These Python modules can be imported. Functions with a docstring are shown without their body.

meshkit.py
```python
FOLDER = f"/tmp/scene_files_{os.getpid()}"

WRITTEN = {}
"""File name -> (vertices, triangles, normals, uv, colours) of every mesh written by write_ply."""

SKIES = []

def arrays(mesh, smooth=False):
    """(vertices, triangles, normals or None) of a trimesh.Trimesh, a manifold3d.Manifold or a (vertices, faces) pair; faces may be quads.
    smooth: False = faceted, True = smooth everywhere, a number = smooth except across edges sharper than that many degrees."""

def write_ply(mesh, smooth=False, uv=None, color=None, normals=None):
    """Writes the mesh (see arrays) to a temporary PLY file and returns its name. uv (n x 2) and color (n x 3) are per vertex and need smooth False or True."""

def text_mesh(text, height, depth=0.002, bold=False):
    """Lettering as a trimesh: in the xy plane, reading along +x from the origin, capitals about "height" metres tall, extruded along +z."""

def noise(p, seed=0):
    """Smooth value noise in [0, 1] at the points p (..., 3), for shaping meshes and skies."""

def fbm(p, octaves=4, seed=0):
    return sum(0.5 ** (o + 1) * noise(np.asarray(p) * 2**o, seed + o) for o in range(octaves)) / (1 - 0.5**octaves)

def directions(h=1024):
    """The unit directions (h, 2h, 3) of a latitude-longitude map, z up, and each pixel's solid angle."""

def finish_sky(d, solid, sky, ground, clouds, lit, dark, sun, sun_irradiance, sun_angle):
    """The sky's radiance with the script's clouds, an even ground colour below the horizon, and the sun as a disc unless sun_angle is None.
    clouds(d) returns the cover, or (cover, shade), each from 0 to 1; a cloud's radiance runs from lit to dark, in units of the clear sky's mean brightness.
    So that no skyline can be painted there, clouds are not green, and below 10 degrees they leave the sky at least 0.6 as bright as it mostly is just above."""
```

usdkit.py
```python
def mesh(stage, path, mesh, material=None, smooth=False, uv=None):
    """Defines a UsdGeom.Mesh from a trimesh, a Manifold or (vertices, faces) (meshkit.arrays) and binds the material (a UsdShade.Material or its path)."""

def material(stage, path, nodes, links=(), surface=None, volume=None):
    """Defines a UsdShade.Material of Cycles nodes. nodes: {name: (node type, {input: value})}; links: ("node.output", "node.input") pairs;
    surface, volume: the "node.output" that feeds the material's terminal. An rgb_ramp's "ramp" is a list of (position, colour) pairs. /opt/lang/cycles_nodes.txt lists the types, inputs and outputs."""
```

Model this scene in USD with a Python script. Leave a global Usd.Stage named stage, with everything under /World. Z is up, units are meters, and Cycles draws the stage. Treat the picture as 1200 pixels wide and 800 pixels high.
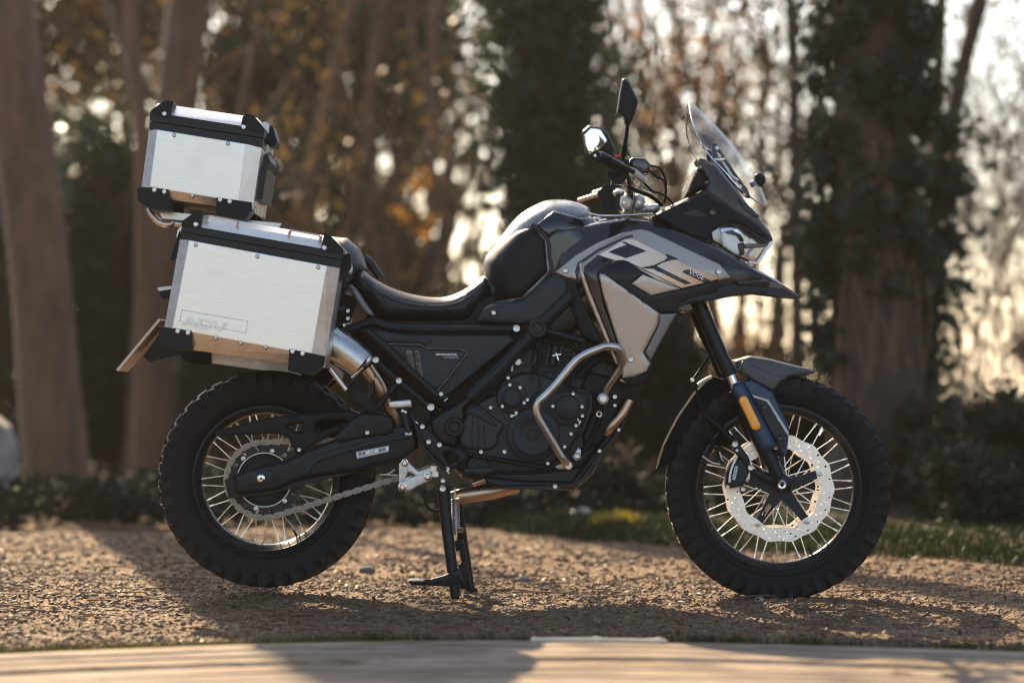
import math, random
import numpy as np
import trimesh, usdkit, meshkit
from pxr import Usd, UsdGeom, UsdLux, UsdShade, Gf, Sdf, Vt
from shapely.geometry import Polygon, Point, LineString
import shapely
from scipy.spatial import Delaunay

stage = Usd.Stage.CreateInMemory()
UsdGeom.SetStageUpAxis(stage, 'Z'); UsdGeom.SetStageMetersPerUnit(stage, 1.0)
World = UsdGeom.Xform.Define(stage, '/World'); stage.SetDefaultPrim(World.GetPrim())
UsdGeom.Scope.Define(stage, '/World/Looks')

# ---------------------------------------------------------------- camera, sky, sun, exposure
D0, CAM_H, FPX, HORIZON = 7.575, 0.655, 2833.33, 455.0
cam = UsdGeom.Camera.Define(stage, '/World/camera')
cam.CreateFocalLengthAttr(85.0); cam.CreateHorizontalApertureAttr(36.0); cam.CreateVerticalApertureAttr(24.0)
cam.CreateVerticalApertureOffsetAttr((HORIZON - 400) * 0.03)
cam.CreateFStopAttr(1.5); cam.CreateFocusDistanceAttr(D0 - 0.30)
cam.AddTranslateOp().Set((0, -D0, CAM_H)); cam.AddRotateXYZOp().Set((90, 0, 0))
cam.CreateExposureAttr(1.48)
SUN_AZ, SUN_EL = 19.0, 32.0
sky = UsdLux.DomeLight.Define(stage, '/World/sky')
sky.GetPrim().SetCustomDataByKey('kind', 'structure')
sun = UsdLux.DistantLight.Define(stage, '/World/sun')
sun.CreateIntensityAttr(1.25); sun.CreateAngleAttr(0.5); sun.CreateColorAttr((1.0, 0.76, 0.49)); sun.CreateNormalizeAttr(True)
sun.AddRotateXYZOp().Set((-(90 - SUN_EL), 0, SUN_AZ))
skym = usdkit.material(stage, '/World/Looks/sky', {
    'tex': ('sky_texture', {'sky_type': 'single_scattering', 'sun_disc': False, 'sun_elevation': math.radians(SUN_EL), 'sun_rotation': -math.radians(SUN_AZ), 'altitude': 50.0, 'air_density': 1.0, 'aerosol_density': 2.2, 'ozone_density': 1.0}),
    'hz': ('hsv', {'saturation': 0.90}),
    'bg': ('background_shader', {'strength': 0.10})}, [('tex.color', 'hz.color'), ('hz.color', 'bg.color')], surface='bg.background')
UsdShade.MaterialBindingAPI.Apply(sky.GetPrim()).Bind(skym)

# ---------------------------------------------------------------- helpers: scene tree
USED = {}
def numbered(parent, name):
    k = (parent, name); n = USED.get(k, 0); USED[k] = n + 1
    return name if n == 0 else f'{name}_{n:03d}'
def tag(p, label=None, cat=None, group=None, kind=None):
    p = p.GetPrim()
    for k, v in (('label', label), ('category', cat), ('group', group), ('kind', kind)):
        if v: p.SetCustomDataByKey(k, v)
    return p
def thing(name, label=None, cat=None, group=None, loc=(0, 0, 0), kind=None, parent='/World', rotz=0):
    path = f'{parent}/{numbered(parent, name)}'
    x = UsdGeom.Xform.Define(stage, path)
    if any(loc): x.AddTranslateOp().Set(tuple(float(c) for c in loc))
    if rotz: x.AddRotateZOp().Set(float(rotz))
    return str(tag(x, label, cat, group, kind).GetPath())
def obj(parent, name, mesh, m, smooth=32, label=None, kind=None, cat=None, group=None):
    path = f'{parent}/{numbered(parent, name)}'
    g = usdkit.mesh(stage, path, mesh, MATS[m], smooth=smooth)
    tag(g, label, cat, group, kind)
    return path
def copy_of(src, name, loc, rotz=0, scale=1.0, label=None, cat=None, group=None):
    path = '/World/' + numbered('/World', name)
    x = UsdGeom.Xform.Define(stage, path)
    x.GetPrim().GetReferences().AddInternalReference(src); x.GetPrim().SetInstanceable(True)
    x.ClearXformOpOrder()
    x.AddTranslateOp().Set(tuple(float(c) for c in loc)); x.AddRotateZOp().Set(float(rotz)); x.AddScaleOp().Set((scale,) * 3)
    tag(x, label, cat, group)
    return path

# ---------------------------------------------------------------- helpers: materials
MATS = {}
def M(name, col, rough=0.5, metal=0.0, var=0.12, scale=40.0, bump=0.0, bscale=None, coat=0.0, rvar=0.08, col2=None, spec=0.5, stretch=None, detail=4.0, dirt=0.0, aniso=0.0):
    col = tuple(col); c2 = tuple(col2) if col2 else tuple(min(1, c * (1 + var * 2)) for c in col); c1 = col if col2 else tuple(c * (1 - var) for c in col)
    n = {'tc': ('texture_coordinate', {}), 'mp': ('mapping', {'scale': stretch or (1, 1, 1)}),
         'n': ('noise_texture', {'scale': scale, 'detail': detail, 'roughness': 0.6}),
         'r': ('rgb_ramp', {'ramp': [(0.3, c1), (0.7, c2)]}),
         'rr': ('map_range', {'from_min': 0.25, 'from_max': 0.75, 'to_min': max(0.02, rough - rvar), 'to_max': min(1, rough + rvar), 'clamp': True}),
         'p': ('principled_bsdf', {'metallic': metal, 'coat_weight': coat, 'coat_roughness': 0.08, 'specular_ior_level': spec, 'anisotropic': aniso})}
    l = [('tc.object', 'mp.vector'), ('mp.vector', 'n.vector'), ('n.fac', 'r.fac'), ('n.fac', 'rr.value'), ('rr.result', 'p.roughness')]
    out = 'r.color'
    if dirt > 0:
        n.update({'dn': ('noise_texture', {'scale': 9.0, 'detail': 6.0, 'roughness': 0.7}),
                  'dr': ('rgb_ramp', {'ramp': [(0.5, (0, 0, 0)), (0.75, (dirt,) * 3)]}),
                  'dm': ('mix_color', {'b': (0.16, 0.125, 0.09)})})
        l += [('tc.object', 'dn.vector'), ('dn.fac', 'dr.fac'), ('dr.color', 'dm.fac'), (out, 'dm.a')]; out = 'dm.result'
    l.append((out, 'p.base_color'))
    if bump > 0:
        n['bn'] = ('noise_texture', {'scale': bscale or scale * 3, 'detail': 3.0}); n['b'] = ('bump', {'strength': bump, 'distance': 0.002})
        l += [('mp.vector', 'bn.vector'), ('bn.fac', 'b.height'), ('b.normal', 'p.normal')]
    MATS[name] = usdkit.material(stage, '/World/Looks/' + name, n, l, surface='p.BSDF')
def leafM(name, cols, trans=0.35, rough=0.55):
    k = len(cols)
    MATS[name] = usdkit.material(stage, '/World/Looks/' + name, {
        'g': ('geometry', {}), 'r': ('rgb_ramp', {'ramp': [(i / max(1, k - 1), c) for i, c in enumerate(cols)]}),
        'p': ('principled_bsdf', {'roughness': rough, 'specular_ior_level': 0.35}), 't': ('translucent_bsdf', {}),
        'ts': ('mix_color', {'blend_type': 'multiply', 'fac': 1.0, 'b': (1.0, 0.95, 0.6), 'use_clamp': False}), 'm': ('mix_closure', {'fac': trans})},
        [('g.random_per_island', 'r.fac'), ('r.color', 'p.base_color'), ('r.color', 'ts.a'), ('ts.result', 't.color'), ('p.BSDF', 'm.closure1'), ('t.BSDF', 'm.closure2')], surface='m.closure')

M('black_plastic', (0.0045, 0.0064, 0.0084), 0.4, spec=0.17, bump=0.12, bscale=900, dirt=0.02)
M('matte_plastic', (0.0200, 0.0250, 0.0300), 0.42, spec=0.22, bump=0.10, bscale=1200, dirt=0.02)
M('gloss_black', (0.004, 0.0045, 0.006), 0.12, spec=0.5, coat=0.5, rvar=0.05, dirt=0.015)
M('satin_black', (0.0048, 0.0070, 0.0094), 0.27, spec=0.23, rvar=0.1, dirt=0.02)
M('engine_black', (0.0110, 0.0155, 0.0195), 0.34, spec=0.24, bump=0.2, bscale=500, dirt=0.03)
M('navy_plastic', (0.010, 0.026, 0.056), 0.36, bump=0.05, bscale=900)
M('tank_grey', (0.12, 0.12, 0.128), 0.30, metal=0.5, coat=0.5, rvar=0.04)
M('vinyl', (0.0065, 0.0080, 0.0095), 0.40, spec=0.38, bump=0.35, bscale=700, dirt=0.02)
M('vinyl_grey', (0.035, 0.037, 0.041), 0.50, bump=0.35, bscale=700)
M('rubber', (0.0042, 0.0058, 0.0074), 0.46, spec=0.12, bump=0.25, bscale=300, dirt=0.02)
M('tread_rubber', (0.0075, 0.0090, 0.0105), 0.55, spec=0.15, bump=0.3, bscale=300, dirt=0.15)
M('alu_panel', (0.82, 0.76, 0.672), 0.38, metal=0.85, var=0.015, scale=14, stretch=(1, 1, 30), bump=0.015, bscale=60, rvar=0.10, dirt=0.12)
M('alu_frame', (0.60, 0.585, 0.57), 0.30, metal=0.97, var=0.04, scale=20, bump=0.05, bscale=120)
M('titan_paint', (0.39, 0.342, 0.30), 0.32, metal=0.75, coat=0.25, var=0.03, scale=300, rvar=0.03)
M('titan_dark', (0.15, 0.145, 0.145), 0.40, metal=0.6, coat=0.2, var=0.03, scale=300, rvar=0.03)
M('bronze_strip', (0.50, 0.40, 0.32), 0.35, metal=0.7, var=0.04)
MATS['gold_decal'] = usdkit.material(stage, '/World/Looks/gold_decal', {
    'tc': ('texture_coordinate', {}), 's': ('separate_xyz', {}), 'm': ('map_range', {'from_min': 0.28, 'from_max': 0.60, 'clamp': True}), 'n': ('noise_texture', {'scale': 9.0, 'detail': 2.0}),
    'a': ('math', {'math_type': 'multiply_add', 'value2': 0.25, 'value3': -0.12}), 'ad': ('math', {'math_type': 'add'}), 'r': ('rgb_ramp', {'ramp': [(0.0, (0.74, 0.66, 0.56)), (0.45, (0.70, 0.56, 0.43)), (1.0, (0.56, 0.34, 0.22))]}),
    'p': ('principled_bsdf', {'roughness': 0.34, 'metallic': 0.3})}, [('tc.object', 's.vector'), ('s.x', 'm.value'), ('tc.object', 'n.vector'), ('n.fac', 'a.value1'), ('m.result', 'ad.value1'), ('a.value', 'ad.value2'), ('ad.value', 'r.fac'), ('r.color', 'p.base_color')], surface='p.BSDF')
M('chrome', (0.82, 0.82, 0.83), 0.12, metal=1.0, var=0.02)
M('steel', (0.50, 0.475, 0.44), 0.30, metal=1.0, var=0.08, scale=25, rvar=0.07)
M('bolt_steel', (0.60, 0.58, 0.55), 0.30, metal=0.9, var=0.06)
M('spoke_steel', (0.78, 0.75, 0.70), 0.30, metal=0.85, var=0.06)
M('disc_steel', (0.84, 0.77, 0.68), 0.36, metal=0.6, var=0.06, scale=60, rvar=0.08)
M('cast_silver', (0.50, 0.48, 0.45), 0.38, metal=0.85, bump=0.15, bscale=300)
M('chain_steel', (0.22, 0.19, 0.16), 0.45, metal=0.85, var=0.25, scale=120)
M('header_pipe', (0.45, 0.27, 0.16), 0.32, metal=1.0, col2=(0.60, 0.47, 0.36), scale=6)
M('orange_reflector', (0.85, 0.33, 0.03), 0.28, coat=0.5, var=0.05, scale=200)
M('red_plastic', (0.55, 0.02, 0.02), 0.35)
M('white_print', (0.78, 0.78, 0.77), 0.5, var=0.02)
M('grey_print', (0.42, 0.42, 0.42), 0.5, var=0.25, scale=400)
M('plate_face', (0.60, 0.50, 0.38), 0.35, var=0.08, scale=20)
M('mirror_glass', (0.92, 0.92, 0.92), 0.03, metal=1.0, var=0.0, rvar=0.0)
MATS['clear_screen'] = usdkit.material(stage, '/World/Looks/clear_screen', {
    'f': ('layer_weight', {'blend': 0.5}), 'pw': ('math', {'math_type': 'power', 'value2': 5.0}), 't': ('transparent_bsdf', {'color': (0.975, 0.98, 0.985)}), 'g': ('glossy_bsdf', {'roughness': 0.05, 'color': (1, 1, 1)}),
    'm': ('mix_closure', {}), 'a': ('math', {'math_type': 'multiply_add', 'value2': 0.45, 'value3': 0.035})},
    [('f.facing', 'pw.value1'), ('pw.value', 'a.value1'), ('a.value', 'm.fac'), ('t.BSDF', 'm.closure1'), ('g.BSDF', 'm.closure2')], surface='m.closure')
M('engine_metal', (0.016, 0.021, 0.026), 0.36, metal=0.5, var=0.2, scale=90, bump=0.25, bscale=420, spec=0.4)
M('dull_plastic', (0.006, 0.0082, 0.0104), 0.95, spec=0.05)
M('grey_plastic', (0.045, 0.046, 0.050), 0.46, bump=0.08, bscale=1200)
M('bark_brown', (0.060, 0.028, 0.014), 0.85, col2=(0.185, 0.086, 0.040), scale=4, stretch=(3, 3, 0.6), bump=0.8, bscale=14, detail=8, dirt=0.55)
M('bark_dark', (0.026, 0.014, 0.008), 0.9, col2=(0.075, 0.040, 0.022), scale=6, stretch=(3, 3, 0.5), bump=0.8, bscale=16, detail=8, dirt=0.22)
M('vine_wood', (0.10, 0.052, 0.028), 0.85, var=0.3, scale=12)
M('twig_wood', (0.085, 0.045, 0.024), 0.85, var=0.3, scale=10)
leafM('ivy_leaf', [(0.034, 0.056, 0.036), (0.060, 0.088, 0.050), (0.096, 0.118, 0.054), (0.13, 0.105, 0.04)], 0.35, 0.5)
leafM('wood_leaf', [(0.035, 0.040, 0.022), (0.075, 0.058, 0.028), (0.12, 0.08, 0.036), (0.05, 0.048, 0.024)], 0.4)
leafM('holly_leaf', [(0.018, 0.034, 0.025), (0.034, 0.056, 0.036), (0.06, 0.08, 0.04), (0.10, 0.075, 0.03)], 0.4, 0.35)
leafM('painted_glint_leaf', [(0.15, 0.105, 0.055), (0.25, 0.185, 0.10), (0.10, 0.095, 0.05), (0.34, 0.26, 0.16)], 0.55, 0.3)  # pale colours paint sunlit glints into these leaves
leafM('brown_leaf', [(0.075, 0.040, 0.018), (0.14, 0.080, 0.036), (0.24, 0.14, 0.06), (0.055, 0.042, 0.020), (0.03, 0.034, 0.022)], 0.5)
leafM('gold_leaf', [(0.32, 0.17, 0.05), (0.42, 0.26, 0.08), (0.12, 0.10, 0.03), (0.28, 0.13, 0.04)], 0.55)
leafM('hedge_leaf', [(0.028, 0.036, 0.020), (0.07, 0.066, 0.026), (0.12, 0.072, 0.028), (0.27, 0.20, 0.045), (0.04, 0.048, 0.024), (0.10, 0.06, 0.03)], 0.45)
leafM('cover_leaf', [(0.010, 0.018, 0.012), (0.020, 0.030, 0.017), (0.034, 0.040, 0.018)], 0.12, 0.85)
leafM('dead_leaf', [(0.09, 0.045, 0.020), (0.20, 0.11, 0.05), (0.30, 0.20, 0.11), (0.05, 0.03, 0.02)], 0.2)
leafM('grass_blade', [(0.022, 0.034, 0.009), (0.04, 0.05, 0.014), (0.075, 0.07, 0.022), (0.028, 0.03, 0.01)], 0.25)  # greens darkened so the colour carries the shade on the verge
leafM('yellow_grass', [(0.28, 0.24, 0.05), (0.20, 0.20, 0.04), (0.34, 0.28, 0.08)], 0.4)
leafM('moss', [(0.06, 0.065, 0.014), (0.12, 0.11, 0.022), (0.17, 0.14, 0.035)], 0.3)
leafM('pebble', [(0.13, 0.08, 0.048), (0.27, 0.18, 0.11), (0.44, 0.32, 0.21), (0.58, 0.46, 0.33), (0.19, 0.12, 0.072)], 0.0, 0.75)

# ---------------------------------------------------------------- helpers: geometry
def reg(ox, oy, s): return lambda pts: [(ox + x / s, oy + y / s) for x, y in pts]
ID = lambda pts: [tuple(p) for p in pts]
RA, RB, RC, RD = reg(120, 90, 10/3), reg(130, 230, 3.637), reg(170, 420, 2.857), reg(380, 220, 4)
RE, RF, RG, RH = reg(400, 360, 4), reg(400, 500, 3.637), reg(600, 260, 3.637), reg(660, 80, 2.857)
RI, RJ, RK, RL = reg(760, 330, 4), reg(760, 430, 2.857), reg(670, 80, 4.444), reg(780, 110, 3.077)
RM, RN, RO = reg(640, 250, 5.4545), reg(380, 380, 4), reg(530, 370, 4)
S0 = D0 / FPX                                                     # metres per photo pixel in the bike's middle plane
def P(px, py, w=0.0):                                             # point of the bike at side offset w (w > 0 is the near flank)
    k = (D0 - np.asarray(w, float)) / FPX
    px, py = np.asarray(px, float), np.asarray(py, float)
    return np.stack(np.broadcast_arrays((px - 600) * k, -np.asarray(w, float) + 0 * px, CAM_H - (py - HORIZON) * k), -1)
def P3(pts, w):
    a = np.asarray(pts, float); return P(a[:, 0], a[:, 1], np.broadcast_to(w, len(a)))
def roundpoly(pts, r, holes=()):
    p = Polygon(pts).buffer(0)
    for h in holes: p = p.difference(Polygon(h).buffer(0))
    if r > 0: p = p.buffer(r, join_style=1).buffer(-2 * r, join_style=1).buffer(r, join_style=1, quad_segs=4)
    if p.geom_type != 'Polygon': p = max(p.geoms, key=lambda g: g.area)
    return p
def ring_pts(line, step):
    n = max(6, int(line.length / step)); return [line.interpolate(i / n, normalized=True).coords[0] for i in range(n)]
def tri_region(poly, step, rings, grid):
    pts = []
    bl = [poly.exterior] + list(poly.interiors)
    for b in bl:
        for x, y in shapely.segmentize(b, step).coords[:-1]: pts.append((x, y))
    nb = len(pts)
    for d in rings:
        q = poly.buffer(-d)
        for g in getattr(q, 'geoms', [q]):
            if g.is_empty: continue
            for b in [g.exterior] + list(g.interiors): pts += ring_pts(b, step * 1.15)
    if grid:
        dmin = (rings[-1] if rings else 0) + grid * 0.4
        q = poly.buffer(-dmin)
        if not q.is_empty:
            x0, y0, x1, y1 = q.bounds
            gx, gy = np.meshgrid(np.arange(x0, x1 + grid, grid), np.arange(y0, y1 + grid, grid))
            gx = gx + (np.arange(gx.shape[0]) % 2)[:, None] * grid * 0.5
            ok = shapely.contains_xy(q, gx.ravel(), gy.ravel())
            pts += list(zip(gx.ravel()[ok], gy.ravel()[ok]))
    pts = np.array(pts)
    _, keep = np.unique(np.round(pts, 3), axis=0, return_index=True)
    pts = pts[np.sort(keep)]
    t = Delaunay(pts).simplices
    c = pts[t].mean(1)
    t = t[shapely.contains_xy(poly, c[:, 0], c[:, 1])]
    a, b, cc = pts[t[:, 0]], pts[t[:, 1]], pts[t[:, 2]]
    ar = (b[:, 0] - a[:, 0]) * (cc[:, 1] - a[:, 1]) - (b[:, 1] - a[:, 1]) * (cc[:, 0] - a[:, 0])
    t = t[np.abs(ar) > 1e-6]; ar = ar[np.abs(ar) > 1e-6]
    t[ar > 0] = t[ar > 0][:, ::-1]                                   # pixel y points down: this winding faces the near side
    return pts, t
def pillow(pts, w, back=None, edge=3.0, drop=0.006, rnd=1.0, holes=(), grid=10, step=4.0, sym=False, front_z=None):
    """A panel: outline in photo pixels at side offset w (number or function), its rim rounded over `edge` pixels by `drop` metres, and a back at offset `back`, or mirrored to the far flank."""
    poly = roundpoly(pts, rnd, holes)
    rings = [edge * q for q in (0.15, 0.4, 0.7, 1.0)] if edge > 6 else [edge * 0.4, edge]
    v, t = tri_region(poly, step, rings, grid)
    d = shapely.distance(shapely.MultiLineString([list(r.coords) for r in [poly.exterior] + list(poly.interiors)]), shapely.points(v))
    u = np.clip(1 - d / edge, 0, 1)
    ww = (w(v[:, 0], v[:, 1]) if callable(w) else np.full(len(v), float(w)))
    prof = 1 - np.sqrt(np.maximum(0, 1 - u ** 2))
    if sym:
        F = P(v[:, 0], v[:, 1], np.maximum(0.002, ww * (1 - drop * prof)))
        B = F.copy(); B[:, 1] *= -1
    else:
        F = P(v[:, 0], v[:, 1], ww - drop * prof)
        B = F.copy(); B[:, 1] = -back
    n = len(v)
    e = np.sort(np.vstack([t[:, [0, 1]], t[:, [1, 2]], t[:, [2, 0]]]), 1)
    ed = np.vstack([t[:, [0, 1]], t[:, [1, 2]], t[:, [2, 0]]])
    _, inv, cnt = np.unique(e, axis=0, return_inverse=True, return_counts=True)
    bd = ed[cnt[inv.ravel()] == 1]
    faces = [t, t[:, ::-1] + n]
    faces.append(np.stack([bd[:, 1], bd[:, 0], bd[:, 0] + n], 1)); faces.append(np.stack([bd[:, 1], bd[:, 0] + n, bd[:, 1] + n], 1))
    m = trimesh.Trimesh(np.vstack([F, B]), np.vstack(faces), process=False)
    m.fix_normals() if False else None
    return m
def smooth_path(pts, n=4, closed=False):
    p = np.asarray(pts, float)
    if len(p) < 3: return p
    ext = np.vstack([2 * p[0] - p[1], p, 2 * p[-1] - p[-2]]); out = []
    for i in range(1, len(ext) - 2):
        for k in range(n):
            t = k / n; a, b, c, d = ext[i - 1:i + 3]
            out.append(0.5 * (2 * b + (c - a) * t + (2 * a - 5 * b + 4 * c - d) * t * t + (3 * b - a - 3 * c + d) * t ** 3))
    out.append(p[-1]); return np.array(out)
def spl(pts, n=5):
    p = np.asarray(pts, float); k = len(p); out = []
    for i in range(k):
        a, b, c, d = p[i - 1], p[i], p[(i + 1) % k], p[(i + 2) % k]
        for q in range(n):
            t = q / n; out.append(tuple(0.5 * (2 * b + (c - a) * t + (2 * a - 5 * b + 4 * c - d) * t * t + (3 * b - a - 3 * c + d) * t ** 3)))
    return out
def bend_path(pts, r=0.03, n=5):                                    # straight runs with rounded bends
    p = np.asarray(pts, float); out = [p[0]]
    for i in range(1, len(p) - 1):
        a, b, c = p[i - 1:i + 2]; la, lc = np.linalg.norm(a - b), np.linalg.norm(c - b); q = min(r, 0.45 * la, 0.45 * lc)
        s, e = b + (a - b) / la * q, b + (c - b) / lc * q
        for k in range(n + 1): t = k / n; out.append((1 - t) ** 2 * s + 2 * t * (1 - t) * b + t * t * e)
    out.append(p[-1]); return np.array(out)
def tube(path, r, n=10, flat=None):
    p = np.asarray(path, float); k = len(p); r = np.broadcast_to(np.asarray(r, float), k) if np.ndim(r) == 0 or len(r) == k else np.interp(np.linspace(0, 1, k), np.linspace(0, 1, len(r)), r)
    tg = np.gradient(p, axis=0); tg /= np.maximum(np.linalg.norm(tg, axis=1, keepdims=True), 1e-9)
    up = np.array([0, 1.0, 0]) if abs(tg[0][1]) < 0.9 else np.array([1.0, 0, 0])
    nx = np.cross(tg[0], up); nx /= np.linalg.norm(nx); V = []
    for i in range(k):
        nx = nx - tg[i] * nx.dot(tg[i]); nx /= max(np.linalg.norm(nx), 1e-9); b = np.cross(tg[i], nx)
        a = np.arange(n) / n * 2 * np.pi
        V.append(p[i] + r[i] * (np.cos(a)[:, None] * nx + np.sin(a)[:, None] * b * (flat or 1.0)))
    V = np.vstack(V + [p[:1], p[-1:]]); F = []
    i, j = np.meshgrid(np.arange(k - 1), np.arange(n), indexing='ij'); j2 = (j + 1) % n
    a, b, c, d = i * n + j, i * n + j2, (i + 1) * n + j2, (i + 1) * n + j
    F = np.vstack([np.stack([a, b, c], -1).reshape(-1, 3), np.stack([a, c, d], -1).reshape(-1, 3)])
    q = np.arange(n); q2 = (q + 1) % n
    F = np.vstack([F, np.stack([q2, q, np.full(n, k * n)], 1), np.stack([(k - 1) * n + q, (k - 1) * n + q2, np.full(n, k * n + 1)], 1)])
    return trimesh.Trimesh(V, F, process=False)
def lathe(prof, c, n=48, closed=False, axis=None):
    """prof: (radius, offset towards the camera) pairs turned about the y axis through c = (x, z)."""
    pr = np.asarray(prof, float); k = len(pr); a = np.arange(n) / n * 2 * np.pi
    V = np.stack([c[0] + pr[:, 0, None] * np.cos(a), np.broadcast_to(-pr[:, 1, None], (k, n)), c[1] + pr[:, 0, None] * np.sin(a)], -1).reshape(-1, 3)
    kk = k if closed else k - 1
    i, j = np.meshgrid(np.arange(kk), np.arange(n), indexing='ij'); i2, j2 = (i + 1) % k, (j + 1) % n
    A, B, C, D = i * n + j, i * n + j2, i2 * n + j2, i2 * n + j
    F = np.vstack([np.stack([A, B, C], -1).reshape(-1, 3), np.stack([A, C, D], -1).reshape(-1, 3)])
    m = trimesh.Trimesh(V, F, process=False)
    return m
def cat(*ms):
    ms = [m for q in ms for m in (q if isinstance(q, (list, tuple)) else [q])]
    return trimesh.util.concatenate(ms)
def hull(pts): return trimesh.convex.convex_hull(np.asarray(pts, float))
def ctr(px, py, w=0.0): q = P(px, py, w); return (float(q[0]), float(q[2]))
def bolt_mesh(px, py, w, r):
    r = r * S0; c = ctr(px, py, w)
    return lathe([(0, w + .05 * r), (.42 * r, w + .05 * r), (.5 * r, w + .55 * r), (.8 * r, w + .6 * r), (r, w + .35 * r), (r, w - .9 * r), (0, w - .9 * r)][::-1], c, 14)
def bolts(parent, R, lst, w, r=2.6, m='bolt_steel'):
    for b in lst:
        x, y = R([b[:2]])[0]; obj(parent, 'bolt', bolt_mesh(x, y, w if len(b) < 4 else b[3], b[2] if len(b) > 2 else r), m, 40)
def boxm(c, s):
    m = trimesh.creation.box(extents=s); m.apply_translation(c); return m
def text_on(txt, px, py, w, hpx, ang, bold=True, depth=0.0015, squash=1.0):
    """Lettering on the near flank: px, py of its lower left corner, height in photo pixels, ang = clockwise degrees."""
    t = meshkit.text_mesh(txt, hpx * S0, depth, bold); v = np.array(t.vertices); v[:, 0] *= squash; a = math.radians(-ang)
    x, z = v[:, 0] * math.cos(a) - v[:, 1] * math.sin(a), v[:, 0] * math.sin(a) + v[:, 1] * math.cos(a)
    if callable(w):
        qx, qy = px + x / S0, py - z / S0; f = P(qx, qy, w(qx, qy)); f[:, 1] -= v[:, 2]; return trimesh.Trimesh(f, t.faces, process=False)
    o = P(px, py, w); return trimesh.Trimesh(np.stack([o[0] + x, o[1] - v[:, 2], o[2] + z], 1), t.faces, process=False)

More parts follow.
